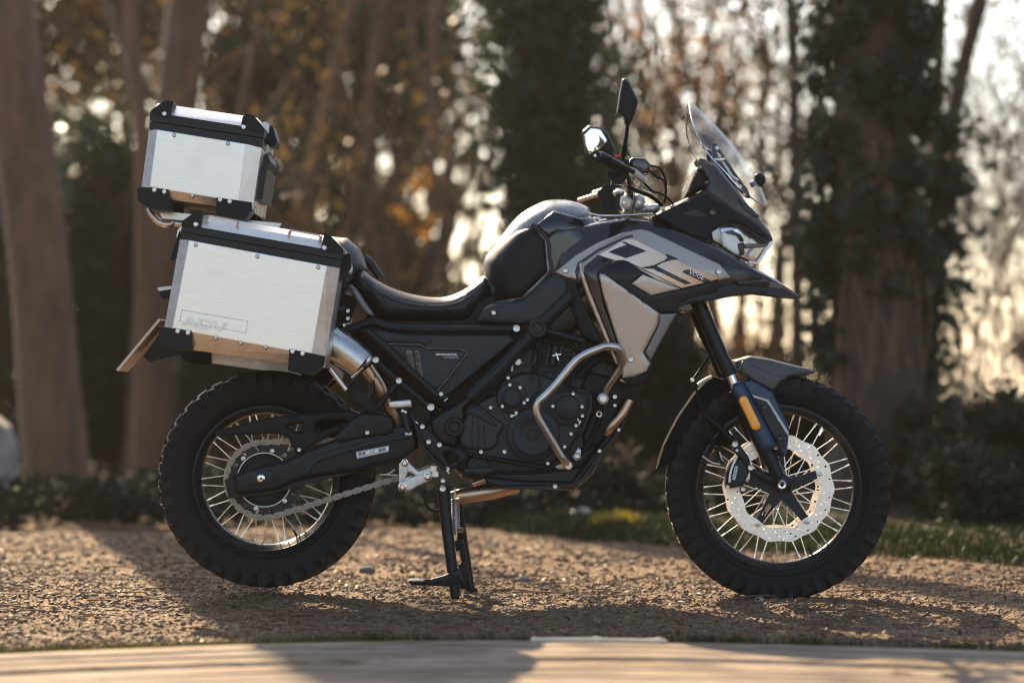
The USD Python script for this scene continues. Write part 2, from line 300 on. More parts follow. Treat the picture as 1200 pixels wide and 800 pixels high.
# ---------------------------------------------------------------- motorcycle
def build_motorcycle():
    B = thing('motorcycle', 'black and bronze adventure motorcycle standing on its centre stand on the gravel', 'motorcycle')
    # ---- wheels
    def wheel(name, cpx, R, tw, rim_r, nblk, nspoke, tread):
        W = thing(name, parent=B); c = ctr(*cpx); h = tw / 2
        prof = [(rim_r, h * .62), (rim_r + .006, h * .80), (rim_r + .012, h * .84), (rim_r + .030, h * .93), (R - .050, h * 1.0), (R - .030, h * .975), (R - .013, h * .86),
                (R - .008, h * .5), (R - .007, 0)]
        prof = prof + [(r, -w) for r, w in prof[-2::-1]]
        obj(W, 'tyre', lathe(prof[::-1], c, 120), 'rubber', 40)
        rib = []
        for r in (rim_r + .017, R - .058):                         # moulding lines on the sidewall
            rib.append(lathe([(r - .002, h * .80), (r - .001, h * .99), (r + .001, h * .99), (r + .002, h * .80)][::-1], c, 96))
        obj(W, 'sidewall_rib', cat(*rib), 'rubber', 40)
        bl = []
        def block(t0, t1, w0, w1, r0, r1, sh=0.0):
            q = []
            for (t, s) in ((t0, 0), (t1, 0)):
                for w in (w0, w1):
                    for top in (0, 1):
                        rr = r0 if not top else r1 - .9 * max(0, abs(w) / h - .45) ** 2 * .05
                        ww = w * (1 if not top else .97); tt = t + (sh if w == w1 else 0) + (0 if not top else (.004 if t == t0 else -.004))
                        q.append((c[0] + rr * math.cos(tt), -ww, c[1] + rr * math.sin(tt)))
            return hull(q)
        dt = 2 * math.pi / nblk
        for i in range(nblk):
            t = i * dt
            bl.append(block(t, t + dt * .72, h * .54, h * 1.02, R - .030, R - .002, dt * .10))
            bl.append(block(t + dt * .4, t + dt * 1.1, -h * 1.005, -h * .54, R - .030, R - .003, dt * .10))
            bl.append(block(t + dt * .25, t + dt * .93, h * .05, h * .46, R - .02, R, dt * .18))
            bl.append(block(t + dt * .60, t + dt * 1.28, -h * .46, -h * .05, R - .02, R, dt * .18))
        if tread:
            for i in range(nblk):                                 # shoulder lugs that run down the sidewall
                t = i * dt
                q = []
                for tt in (t + dt * .08, t + dt * .58):
                    for r, w in ((R - .010, h * 1.02), (R - .034, h * 1.04), (R - .046, h * 1.025), (R - .012, h * .8), (R - .044, h * .9)):
                        q.append((c[0] + r * math.cos(tt), -w, c[1] + r * math.sin(tt)))
                bl.append(hull(q))
                bl.append(hull([(x, -y, z) for x, y, z in q]))
        obj(W, 'tread_blocks', cat(*bl), 'tread_rubber', False)
        ri = rim_r - .017
        rp = [(rim_r + .004, h * .66), (rim_r + .004, h * .72), (rim_r - .004, h * .74), (rim_r - .008, h * .62), (ri - .002, h * .40), (ri - .006, h * .2), (ri - .006, -h * .2), (ri - .002, -h * .40), (rim_r - .008, -h * .62), (rim_r - .004, -h * .74), (rim_r + .004, -h * .72), (rim_r + .004, -h * .66)]
        obj(W, 'rim', lathe(rp + [(rim_r + .001, 0)], c, 120, closed=True), 'satin_black', 40)
        hub = [(0, .062), (.016, .062), (.018, .052), (.030, .050), (.034, .040), (.036, .032), (.026, .026), (.024, 0), (.026, -.026), (.036, -.032), (.034, -.040), (.030, -.05), (.018, -.052), (0, -.052)]
        obj(W, 'hub', lathe(hub[::-1], c, 40), 'engine_black', 40)
        for i in range(nspoke):
            a = 2 * math.pi * (i // 2 * 2 + .55 * (i % 2)) / nspoke; s = 1 if i // 2 % 2 else -1; d = .62 if i % 2 else -.62
            a0 = a + d; p0 = np.array([c[0] + .034 * math.cos(a0 + d * .4), -s * .036, c[1] + .034 * math.sin(a0 + d * .4)])
            p1 = np.array([c[0] + (ri - .004) * math.cos(a), -s * h * .22, c[1] + (ri - .004) * math.sin(a)])
            m = tube([p0, p1], .0016, 6); u = (p1 - p0) / np.linalg.norm(p1 - p0)
            obj(W, 'spoke', cat(m, tube([p1 - u * .016, p1], .0028, 6)), 'spoke_steel', 50)
        for k in range(2):                                        # balance weights / valve
            t = -1.1 + k * 2.0; r = ri - .002
            obj(W, 'valve', tube([(c[0] + r * math.cos(t), 0, c[1] + r * math.sin(t)), (c[0] + (r - .03) * math.cos(t), -.002, c[1] + (r - .03) * math.sin(t))], [.004, .003], 8), 'chrome' if k else 'rubber')
        return W, c
    FW, fc = wheel('front_wheel', (911.5, 571), .3525, .098, .256, 46, 40, True)
    RW, rc = wheel('rear_wheel', (313.5, 560.5), .3390, .150, .226, 38, 36, True)
    # ---- front brake discs (wave edge, drilled), carrier star
    def disc(s):
        n = 240; a = np.arange(n) / n * 2 * np.pi
        ro = .1655 + .0028 * np.cos(a * 14); ri_ = .123 + .0035 * np.cos(a * 10)
        out = Polygon(np.stack([ro * np.cos(a), ro * np.sin(a)], 1), [np.stack([ri_ * np.cos(a), ri_ * np.sin(a)], 1)[::-1]])
        hs = []
        for i in range(70):
            t = i / 70 * 2 * np.pi; r = (.134, .145, .156)[i % 3]
            hs.append(Point(r * math.cos(t), r * math.sin(t)).buffer(.0040, quad_segs=3))
        out = out.difference(shapely.union_all(hs))
        m = trimesh.creation.extrude_polygon(out, .0045, engine='earcut'); v = m.vertices
        return trimesh.Trimesh(np.stack([fc[0] + v[:, 0], -(s * .066) - v[:, 2], fc[1] + v[:, 1]], 1), m.faces[:, ::-1] if False else m.faces, process=False)
    for s in (1, -1):
        obj(FW, 'brake_disc', disc(s), 'disc_steel', 20)
    def star(s):
        pts = []
        for i in range(5):
            t = 2 * np.pi * i / 5 + .27 + .1
            for dr, dtt in ((.036, -.58), (.088, -.15), (.126, -.10), (.136, 0), (.126, .10), (.088, .15)):
                pts.append((dr * math.cos(t + dtt), dr * math.sin(t + dtt)))
        hs = []
        for i in range(5):
            t = 2 * np.pi * i / 5 + .37
            hs.append(Polygon([(r * math.cos(t + d), r * math.sin(t + d)) for r, d in ((.060, -.10), (.10, -.06), (.10, .06), (.060, .10))]))
        m = trimesh.creation.extrude_polygon(Polygon(pts).difference(shapely.union_all(hs[1::2])), .010, engine='earcut'); v = m.vertices
        return trimesh.Trimesh(np.stack([fc[0] + v[:, 0], -(s * .060) - v[:, 2], fc[1] + v[:, 1]], 1), m.faces, process=False)
    obj(FW, 'disc_carrier', star(1), 'engine_black', 20)
    for i in range(5):
        t = 2 * np.pi * i / 5 + .37
        q = (fc[0] + .130 * math.cos(t), fc[1] + .130 * math.sin(t)); r = .0085
        obj(FW, 'disc_bolt', lathe([(0, .080), (.45 * r, .080), (.5 * r, .083), (r, .082), (r, .066)][::-1], q, 14), 'bolt_steel', 40)
    # ---- rear sprocket
    n = 47 * 4; a = np.arange(n) / n * 2 * np.pi
    ro = np.where((np.arange(n) % 4) < 2, .121, .1135)
    sp = Polygon(np.stack([ro * np.cos(a), ro * np.sin(a)], 1), [np.stack([.083 * np.cos(a), .083 * np.sin(a)], 1)[::-1]])
    sp = sp.difference(shapely.union_all([Point(.0985 * math.cos(i * .449), .0985 * math.sin(i * .449)).buffer(.0065 if i % 2 else .008, quad_segs=4) for i in range(14)]))
    m = trimesh.creation.extrude_polygon(sp, .007, engine='earcut'); v = m.vertices
    obj(RW, 'sprocket', trimesh.Trimesh(np.stack([rc[0] + v[:, 0], -.094 - v[:, 2], rc[1] + v[:, 1]], 1), m.faces, process=False), 'engine_black', 20)
    obj(RW, 'sprocket_carrier', lathe([(0, .090), (.060, .090), (.074, .096), (.078, .100), (.081, .1015), (.0835, .1015), (.085, .097), (.085, .06), (0, .06)][::-1], rc, 64), 'engine_black', 30)
    obj(RW, 'carrier_ring', lathe([(.0815, .0995), (.082, .1030), (.0845, .1030), (.085, .0995)][::-1], rc, 64), 'steel', 30)
    for i in range(6):
        t = i * math.pi / 3 + .25; q = (rc[0] + .092 * math.cos(t), rc[1] + .092 * math.sin(t)); r = .0075
        obj(RW, 'sprocket_bolt', lathe([(0, .104), (.4 * r, .104), (.5 * r, .109), (r, .108), (r, .100)][::-1], q, 6), 'bolt_steel', 30)
    # ---- chain: rollers and plates along its whole loop
    cs = ctr(520, 527, .105); r1, r2 = .1165, .040
    A, Cc = np.array(rc), np.array(cs); dv = Cc - A; L = np.linalg.norm(dv); th = math.atan2(dv[1], dv[0]); be = math.acos((r1 - r2) / L)
    arc1 = [A + r1 * np.array([math.cos(t), math.sin(t)]) for t in np.linspace(th + be, th + 2 * math.pi - be, 60)]
    arc2 = [Cc + r2 * np.array([math.cos(t), math.sin(t)]) for t in np.linspace(th - be, th + be, 16)]
    loop = LineString(arc1 + arc2 + [arc1[0]]); nl = int(loop.length / .0159) // 2 * 2
    links = []
    for i in range(nl):
        p, q = (np.array(loop.interpolate((i + k) / nl, normalized=True).coords[0]) for k in (0, 1)); d = (q - p) / np.linalg.norm(q - p)
        e = trimesh.transformations.rotation_matrix(-math.atan2(d[1], d[0]), (0, 1, 0)); mid = (p + q) / 2
        for w in ((.105, .0025) if i % 2 else (.1075, .0025)), ((.099, .0025) if i % 2 else (.0965, .0025)):
            k = []
            for ex in (-.0085, .0085):
                for g in range(8): hr = .0094 if i % 2 else .0062; k.append((ex + hr * .75 * math.cos(g * math.pi / 4), 0, hr * math.sin(g * math.pi / 4)))
            k = np.array(k); k = np.vstack([k + (0, -w[0], 0), k + (0, -w[0] - w[1], 0)]); h_ = hull(k); h_.apply_transform(e); h_.apply_translation((mid[0], 0, mid[1])); links.append(h_)
        links.append(lathe([(0, .1130), (.0045, .1130), (.0045, .095), (0, .095)][::-1], tuple(p), 8))
    obj(B, 'drive_chain', cat(*links), 'chain_steel', 30)
    # ---- swingarm
    sw = lambda x, y: np.full(np.shape(x), .168)
    SA = obj(B, 'swingarm', pillow(RC([(298, 396), (304, 386), (345, 370), (470, 340), (530, 312), (640, 268), (760, 240), (857, 222), (905, 225), (915, 300), (857, 342), (700, 378), (560, 397), (490, 416), (440, 441), (312, 456), (304, 450)]), sw, .118, edge=5, drop=.010, grid=12), 'satin_black')
    obj(SA, 'swingarm_rib', pillow(RC([(520, 388), (560, 332), (640, 300), (800, 262), (885, 250), (888, 268), (800, 285), (650, 325), (575, 352), (545, 392)]), .1715, .160, edge=3, drop=.004, grid=0), 'engine_black')
    obj(SA, 'axle_block', pillow(RC([(345, 405), (352, 378), (418, 370), (430, 380), (432, 402), (420, 418), (356, 426)]), .176, .160, edge=3, drop=.004, grid=0), 'engine_black')
    ax = ctr(306, 560.3, .18)
    obj(SA, 'axle_nut', lathe([(0, .172), (.0035, .172), (.0035, .186), (.0095, .186), (.0125, .184), (.013, .17)][::-1], ax, 20), 'chrome', 40)
    obj(SA, 'far_arm', pillow(RC([(298, 396), (345, 372), (530, 325), (760, 250), (905, 230), (915, 300), (700, 378), (440, 441), (312, 456)]), -.10, .15, edge=4, drop=.006, grid=0), 'satin_black')
    obj(SA, 'chain_guard', pillow(RC([(228, 241), (300, 226), (420, 196), (560, 180), (690, 172), (722, 186), (690, 225), (610, 262), (560, 290), (530, 312), (505, 318), (478, 262), (440, 250), (350, 254), (238, 258)]), .160, .085, edge=3, drop=.005, grid=0,
        holes=[RC([(470, 228), (526, 216), (528, 246), (500, 244)]), RC([(570, 216), (600, 206), (688, 206), (600, 240), (570, 244)])]), 'black_plastic')
    obj(SA, 'pivot_cover', pillow(RC([(632, 262), (700, 195), (735, 178), (790, 182), (828, 200), (835, 246), (805, 258), (760, 262), (700, 272), (650, 285)]), .174, .15, edge=4, drop=.006, grid=0), 'satin_black')
    lab = obj(SA, 'swingarm_label', pillow(RC([(706, 312), (817, 291), (816, 311), (709, 335)]), .1752, .168, edge=1, drop=.001, grid=0, rnd=.3), 'grey_print', label='pale two-tone label')
    for x in (716, 728, 742, 770, 784, 796, 806):
        obj(lab, 'label_block', pillow(RC([(x, 316 - (x - 706) * .19), (x + 8, 314.5 - (x - 706) * .19), (x + 8, 325 - (x - 706) * .19), (x, 326.5 - (x - 706) * .19)]), .1764, .175, edge=.4, drop=.0003, grid=0, rnd=0), 'white_print' if x % 4 else 'titan_dark')
    bolts(SA, RC, [(516, 305, 2.6, .173), (744, 247, 2.6, .176)], .174)
    # ---- frame
    FR = thing('frame', parent=B)
    tb = lambda R, pts, w, r, n=14, sm=True: tube(bend_path(P3(R(pts), w), .03) if sm else P3(R(pts), w), r, n)
    obj(FR, 'seat_rail', tb(RD, [(-120, 640), (100, 668), (236, 622), (300, 655), (480, 664), (900, 660)], .190, .0125), 'satin_black', 50)
    obj(FR, 'main_tube', tb(RE, [(1080, -60), (920, 100), (760, 270), (600, 425)], .205, [.020, .021, .021, .024], 18), 'satin_black', 50)
    obj(FR, 'upper_strut', tb(RE, [(920, 100), (1140, 158)], .20, .0105), 'satin_black', 50)
    obj(FR, 'top_tube', tb(RE, [(1010, 10), (1180, -120)], .195, .018), 'satin_black', 50)
    obj(FR, 'lower_rail', tb(RE, [(-60, 60), (0, 120), (160, 248), (270, 344), (420, 470)], [.16, .165, .18, .19, .195], .0115), 'satin_black', 50)
    obj(FR, 'cover_trim', tb(RE, [(120, 110), (210, 185), (350, 322), (455, 418), (500, 428)], .206, .0115), 'satin_black', 50)
    obj(FR, 'short_strut', tb(RE, [(162, 246), (140, 420)], [.19, .19], .0085), 'satin_black', 50)
    obj(FR, 'short_strut', tb(RE, [(272, 344), (160, 482)], [.195, .195], .0085), 'satin_black', 50)
    obj(FR, 'heel_guard', pillow(RE([(28, 372), (62, 346), (132, 440), (168, 482), (150, 505), (118, 490), (44, 442)]), .200, .185, edge=4, drop=.005, grid=0), 'black_plastic')
    obj(FR, 'pivot_plate', pillow(RE([(700, 350), (770, 285), (620, 390), (560, 440), (470, 490), (415, 530), (425, 585), (470, 640), (540, 655), (548, 560), (580, 520), (575, 470), (640, 420)]), .200, .12, edge=6, drop=.012, grid=8), 'satin_black')
    obj(FR, 'node_cap', lathe([(0, .236), (.016, .236), (.019, .239), (.026, .239), (.030, .234), (.0305, .19)][::-1], ctr(630, 385, .23), 32), 'satin_black', 35)
    obj(FR, 'pivot_ring', lathe([(0, .207), (.015, .207), (.018, .215), (.027, .215), (.031, .210), (.032, .18)][::-1], ctr(532.5, 500, .21), 36), 'satin_black', 35)
    bolts(FR, RE, [(821, 99, 4.6, .222), (162, 246, 4.2, .203), (270, 343, 4.0, .208), (420, 467, 4.8, .212), (468, 405, 2.8, .222), (380, 558, 3.2, .214), (409, 629, 3.2, .214), (460, 643, 3.2, .214), (497, 756, 3.0, .214), (122, 586, 2.8, .176)], .215)
    obj(FR, 'foot_bracket', pillow(RE([(318, 488), (345, 520), (430, 590), (470, 640), (560, 665), (600, 700), (560, 740), (500, 770), (470, 745), (385, 660), (352, 605), (350, 560)]), .210, .17, edge=4, drop=.006, grid=0, holes=[RE([(480, 690), (520, 680), (545, 710), (505, 735)])]), 'satin_black')
    obj(FR, 'bracket_edge', tb(RE, [(325, 495), (362, 590), (378, 650), (440, 720), (492, 762)], .215, .006), 'satin_black', 50)
    obj(FR, 'brake_rod', tb(RE, [(292, 490), (318, 596)], .222, .008), 'engine_black', 50)
    obj(FR, 'rod_clevis', tb(RE, [(300, 594), (330, 592)], .224, .006), 'bolt_steel', 50)
    obj(FR, 'rod_clevis', tb(RE, [(280, 484), (306, 494)], .224, .006), 'bolt_steel', 50)
    obj(FR, 'silver_bracket', pillow(RE([(218, 440), (326, 432), (329, 468), (240, 475), (222, 470)]), .19, .18, edge=2, drop=.003, grid=0), 'steel')
    obj(FR, 'link_plate', pillow(RN([(350, 652), (372, 636), (396, 648), (440, 690), (500, 668), (512, 700), (500, 728), (388, 784), (352, 778), (344, 750), (370, 738), (432, 712), (395, 690), (380, 712), (420, 708), (384, 735), (350, 745)]), .165, .155, edge=2, drop=.002, grid=0, rnd=.6), 'cast_silver')
    obj(FR, 'link_plate', pillow(RN([(346, 748), (420, 712), (500, 690), (508, 712), (480, 738), (392, 782), (352, 782)]), .169, .160, edge=2, drop=.002, grid=0), 'cast_silver')
    obj(FR, 'link_plate', pillow(RN([(350, 652), (376, 636), (396, 650), (388, 700), (372, 745), (350, 748)]), .169, .160, edge=2, drop=.002, grid=0), 'cast_silver')
    for x, y, r in ((377, 648, 4.6), (485, 711, 4.8), (367, 760, 5.0)):
        px, py = RN([(x, y)])[0]; rr = r * S0
        obj(FR, 'lock_nut', lathe([(0, .182), (.55 * rr, .182), (.75 * rr, .178), (rr, .177), (rr, .16)][::-1], ctr(px, py, .175), 6), 'chrome', 20)
    for x, y in ((512, 676), (521, 701)):
        px, py = RN([(x, y)])[0]; q = P(px, py, .18); obj(FR, 'square_nut', boxm(q, (.018, .02, .016)), 'bolt_steel', 20)
    obj(FR, 'loom_wire', tb(RN, [(258, 704), (295, 704), (330, 680)], .16, .003), 'steel', 50)
    obj(FR, 'loom_wire', tb(RN, [(290, 704), (345, 706)], .16, .003), 'steel', 50)
    # ---- engine
    EN = obj(B, 'engine', pillow(RE([(430, 500), (560, 440), (640, 380), (760, 270), (900, 150), (1170, 130), (1290, 250), (1330, 420), (1250, 620), (1130, 760), (900, 790), (560, 790), (480, 720)]), .150, -.15, edge=8, drop=.03, grid=20), 'engine_black')
    obj(EN, 'crankcase_cover', pillow(RE([(722, 400), (742, 342), (850, 302), (935, 312), (1090, 372), (1172, 392), (1170, 480), (1128, 580), (1060, 680), (960, 752), (700, 712), (560, 690), (545, 655), (560, 560), (600, 452), (720, 398)]), .182, .14, edge=5, drop=.012, grid=12), 'engine_metal')
    obj(EN, 'sprocket_cover', pillow(RE([(592, 462), (640, 450), (762, 548), (758, 580), (735, 600), (738, 640), (700, 668), (575, 664), (556, 640), (552, 560), (580, 520)]), .203, .17, edge=4, drop=.008, grid=12), 'engine_metal')
    obj(EN, 'cover_crease', pillow(RE([(600, 470), (632, 462), (742, 552), (712, 560), (640, 520), (596, 500)]), .207, .19, edge=3, drop=.005, grid=0), 'engine_black')
    def cover(px, py, prof, nm='round_cover', m='engine_black'):
        obj(EN, nm, lathe([(r * S0, w) for r, w in prof][::-1], ctr(px, py, .2), 48), m, 30)
    cover(600, 466, [(0, .222), (8, .221), (10.5, .216), (11.5, .206), (15, .204), (17, .202), (18, .195), (18.2, .16)])
    cover(665, 477, [(0, .224), (10, .223), (13, .218), (14, .206), (19, .204), (21, .201), (21.4, .16)])
    cover(624.5, 509.5, [(0, .216), (5, .216), (5.4, .213), (6.4, .213), (7, .216), (14.5, .217), (15.5, .219), (21.5, .221), (23.5, .218), (24, .208), (29, .204), (30.5, .198), (30.8, .16)], 'clutch_cover')
    obj(EN, 'cover_rim', tube(P3(RE([(1010, 395), (1050, 388), (1150, 395), (1168, 410), (1168, 470), (1140, 560), (1110, 590)]), .205), .005, 8), 'engine_black')
    bolts(EN, RE, [(790, 363), (838, 375), (755, 463), (857, 447), (872, 432), (700, 469), (820, 493), (800, 508), (655, 676, 2.7), (765, 675, 2.7), (1087, 405), (992, 463), (1128, 465), (1130, 508), (1100, 553), (1077, 592), (1047, 652), (968, 730), (782, 330)], .212, 2.3)
    bolts(EN, RE, [(893, 333, 3), (1045, 372, 3)], .192, m='engine_black')
    for k, x in enumerate((905, 960, 990, 1020, 1085)):
        obj(EN, 'cylinder_stud', tb(RE, [(x, 270), (x + 18, 160)], .165, .006 if k % 2 else .010), 'engine_black', 50)
    for k in range(6):
        y = 185 + k * 22
        obj(EN, 'cooling_fin', pillow(RE([(895, y), (1180, y - 6), (1190, y + 4), (895, y + 10)]), .158, .10, edge=1, drop=.002, grid=0, rnd=0), 'engine_black')
    obj(EN, 'sensor_plug', cat(tb(RE, [(800, 300), (800, 262), (850, 262)], .19, .004), lathe([(0, .205), (.009, .205), (.013, .200), (.013, .17)][::-1], ctr(607, 424, .2), 16)), 'cast_silver', 40)
    obj(EN, 'sensor_plug', cat(tb(RE, [(990, 228), (1030, 220)], .19, .005), tb(RE, [(1006, 214), (1018, 248)], .19, .004)), 'chrome', 40)
    obj(EN, 'injector_hose', tb(RE, [(880, 165), (940, 150), (1000, 175), (1060, 160), (1110, 210)], .175, .007), 'rubber', 50)
    obj(EN, 'water_hose', tb(RE, [(1110, 330), (1160, 270), (1220, 230), (1280, 250)], .165, .013), 'rubber', 50)
    obj(EN, 'sump', pillow(RE([(560, 690), (700, 712), (960, 752), (1060, 690), (1150, 600), (1260, 600), (1180, 780), (1090, 860), (760, 830), (560, 800), (520, 740)]), .135, -.135, edge=8, drop=.03, grid=16), 'engine_black')
    obj(EN, 'shift_shaft', pillow(RF([(520, 175), (640, 170), (655, 190), (600, 205), (525, 200)]), .19, .12, edge=2, drop=.004, grid=0), 'engine_black')
    for pts, w_, r_ in (([(740, 340), (700, 380), (640, 440), (600, 470)], .200, .006), ([(930, 312), (925, 380), (890, 440), (880, 500)], .194, .004), ([(545, 655), (600, 690), (700, 708), (860, 735), (960, 750)], .186, .005), ([(1180, 400), (1210, 450), (1205, 540), (1160, 640), (1080, 720)], .172, .008), ([(900, 300), (930, 240), (920, 180)], .178, .007), ([(1060, 372), (1075, 300), (1120, 250)], .176, .009), ([(640, 425), (700, 400), (728, 402)], .198, .004)):
        obj(EN, 'engine_hose', tube(smooth_path(P3(RE(pts), w_), 4), r_, 10), 'rubber' if r_ > .006 else 'satin_black', 50)
    for x, y, a in ((352, 538, 40), (490, 432, -35), (1118, 540, -60), (1112, 530, 60), (500, 770, 50), (810, 505, 0)):
        px, py = RE([(x, y)])[0]; dx, dy = 2.6 * math.cos(math.radians(a)), 2.6 * math.sin(math.radians(a)); obj(EN, 'wire_clip', tube(P3([(px - dx, py - dy), (px + dx, py + dy)], .216), .0026, 6), 'bolt_steel', 50)
    for k in range(3):
        obj(EN, 'case_rib', pillow(RE([(612 + k * 26, 500 + k * 18), (620 + k * 26, 497 + k * 18), (618 + k * 30, 650), (608 + k * 30, 650)]), .2055, .19, edge=1, drop=.002, grid=0), 'engine_black')
    obj(EN, 'oil_filter', lathe([(0, .17), (.03, .17), (.036, .165), (.036, .12)][::-1], ctr(560, 545, .15), 24), 'engine_black')
    # ---- skid plate and radiator side
    SK = obj(B, 'skid_plate', pillow(RO([(150, 752), (330, 770), (560, 775), (680, 620), (730, 545), (800, 400), (845, 392), (850, 410), (812, 490), (770, 560), (700, 640), (605, 772), (590, 800), (470, 802), (330, 806), (240, 812), (160, 790)]), .17, -.17, edge=3, drop=.01, grid=0), 'satin_black')
    obj(SK, 'plate_edge', tb(RO, [(240, 806), (470, 800), (592, 790), (700, 640), (770, 556), (815, 480)], .172, .004), 'matte_plastic', 50)
    bolts(SK, RO, [(482, 797, 3), (690, 632, 2.6), (780, 533, 2.4)], .176)
    obj(SK, 'radiator_shroud', pillow(RO([(640, 260), (800, 300), (845, 330), (840, 392), (800, 400), (740, 540), (690, 600), (620, 640), (610, 560), (660, 440), (600, 330)]), .165, -.165, edge=4, drop=.01, grid=14), 'black_plastic')
    bolts(SK, RO, [(688, 460, 4.2), (762, 378, 3), (762, 418, 2.4)], .175)
    obj(SK, 'hose_clamp', tb(RG, [(460, 672), (515, 692)], .205, .006), 'steel', 50)
    obj(SK, 'hose_clamp', tb(RG, [(470, 700), (540, 690)], .2, .008), 'rubber', 50)
    # ---- exhaust
    EX = obj(B, 'exhaust_pipe', tube(smooth_path(P3(RO([(832, 395), (800, 455), (745, 520), (722, 548)]), [.185, .19, .19, .17]), 5), .0135, 16), 'header_pipe', 60, label='copper toned front header pipe')
    obj(EX, 'lower_pipe', tube(P3(RF([(470, 300), (505, 296), (640, 275), (755, 252)]), .06), [.018, .024, .025, .020], 20), 'header_pipe', 60)
    obj(EX, 'cross_pipe', tube(P3(RF([(560, 245), (620, 222), (690, 215)]), .12), .009, 12), 'header_pipe', 60)
    obj(EX, 'silencer', tube(np.vstack([P3([(300, 332), (385, 400)], [.20, .205]), P3(RN([(120, 145), (178, 190), (186, 197)]), .205)]), [.050, .054, .053, .050, .038], 36), 'steel', 50)
    obj(EX, 'heat_shield', tube(P3(RN([(20, 20), (60, 58), (205, 172), (215, 182)]), [.225, .225, .22, .22]), [.020, .023, .022, .012], 24), 'alu_frame', 50)
    obj(EX, 'silencer_clamp', tube(P3(RN([(128, 250), (182, 200)]), .235), .006, 8), 'steel', 50)
    obj(EX, 'link_pipe', tube(smooth_path(P3(RN([(190, 205), (250, 290), (300, 370), (345, 460), (380, 500)]), [.19, .17, .15, .13, .1]), 4), .021, 20), 'header_pipe', 60)
    obj(EX, 'link_pipe', tube(smooth_path(P3(RN([(215, 190), (270, 270), (300, 330)]), [.2, .18, .17]), 4), .009, 12), 'steel', 60)
    obj(EX, 'lower_strip', tube(P3(RN([(28, 208), (104, 306)]), .215), .008, 12), 'alu_frame', 60)
    # ---- crash bars
    for s in (1, -1):
        cb = P3(RO([(707, 388), (722, 345), (802, 225), (790, 152), (722, 138), (590, 192), (470, 340), (390, 415), (398, 470), (525, 680), (548, 702)]), [.17, .20, .24, .27, .28, .29, .30, .305, .30, .26, .22])
        if s < 0: cb[:, 1] *= -1
        obj(B, 'crash_bar', tube(bend_path(cb, .035, 6), .0122, 20), 'steel', 60)
    cbp = f'{B}/crash_bar'
    obj(cbp, 'bar_flange', lathe([(0, .222), (.010, .222), (.017, .216), (.018, .16)][::-1], ctr(706.5, 467, .2), 24), 'bolt_steel', 40)
    obj(cbp, 'bar_foot', pillow(RO([(478, 706), (520, 690), (548, 700), (545, 716), (500, 718)]), .205, .19, edge=2, drop=.003, grid=0), 'bronze_strip')
    obj(cbp, 'bar_end', lathe([(0, .252), (.011, .252), (.0135, .249), (.0135, .20)][::-1], ctr(666, 545, .24), 20), 'steel', 40)
    obj(cbp, 'bar_bracket', pillow(RO([(562, 660), (590, 618), (604, 628), (602, 668), (580, 680)]), .20, .18, edge=2, drop=.003, grid=0), 'cast_silver')
    bolts(cbp, RO, [(585, 654, 3.4, .205)], .2)
    # ---- centre stand
    ST = obj(B, 'centre_stand', tube(P3(RF([(432, 250), (447, 400), (487, 722)]), [.155, .16, .175]), [.019, .0185, .0155], 18), 'satin_black', 50)
    obj(ST, 'far_leg', tube(P3(RF([(492, 300), (505, 420), (552, 705)]), [-.155, -.16, -.175]), [.017, .0175, .015], 18), 'satin_black', 50)
    obj(ST, 'cross_plate', pillow(RF([(482, 486), (520, 482), (556, 692), (498, 690), (470, 660), (500, 600)]), .02, -.02, edge=2, drop=.003, grid=0, holes=[RF([(494, 530), (508, 520), (516, 570), (500, 590)])]), 'satin_black')
    obj(ST, 'cross_tube', tube([P(*RF([(452, 440)])[0], .15), P(*RF([(508, 440)])[0], -.15)], .013, 14), 'satin_black', 50)
    obj(ST, 'foot_lever', pillow(RF([(287, 655), (300, 649), (380, 648), (440, 632), (500, 600), (520, 660), (470, 682), (400, 676), (300, 672), (288, 664)]), .19, .165, edge=2, drop=.004, grid=0), 'satin_black')
    obj(ST, 'lever_grip', pillow(RF([(289, 652), (300, 648), (358, 650), (360, 657), (300, 658)]), .192, .163, edge=1, drop=.002, grid=0), 'steel')
    obj(ST, 'stand_foot', cat(tube(P3(RF([(470, 722), (503, 722)]), .175), .008, 10), tube(P3(RF([(535, 700), (580, 692)]), -.175), .008, 10)), 'satin_black', 50)
    hx = np.linspace(0, 1, 260); c0, c1 = P(*RF([(485, 305)])[0], .13), P(*RF([(488, 428)])[0], .13)
    hel = c0 + (c1 - c0) * hx[:, None] + .0105 * np.stack([np.cos(hx * 15 * 2 * np.pi), np.sin(hx * 15 * 2 * np.pi), 0 * hx], -1)
    obj(ST, 'return_spring', cat(tube(hel, .0028, 6), tube([P(*RF([(484, 262)])[0], .13), c0], .003, 6), tube([c1, P(*RF([(492, 470)])[0], .13)], .003, 6)), 'steel', 50)
    obj(ST, 'wire_loop', tb(RF, [(352, 262), (358, 335), (385, 356), (432, 362)], .10, .0055), 'satin_black', 50)
    bolts(ST, RF, [(432, 262, 4.0, .182), (433, 228, 3.0, .18), (452, 178, 3.0, .18)], .18)
    # ---- seat
    seat_p = RD([(180, 386), (232, 424), (320, 470), (420, 500), (520, 513), (600, 503), (680, 463), (742, 415), (764, 420), (796, 460), (752, 530), (690, 622), (600, 632), (300, 628), (240, 602), (180, 525), (128, 455), (140, 405)])
    SE = obj(B, 'rider_seat', pillow(spl(seat_p), lambda x, y: .160 - .0006 * np.clip(x - 500, 0, 99), edge=21, drop=.55, sym=True, rnd=2, grid=5, step=3), 'vinyl', 60)
    obj(SE, 'seat_seam', tube(smooth_path([P(x, y, .151 - .0006 * max(0, x - 500)) for x, y in RD([(190, 432), (250, 480), (330, 522), (430, 548), (530, 552), (620, 538), (690, 500), (742, 452)])], 4), .0018, 6), 'vinyl_grey', 50)
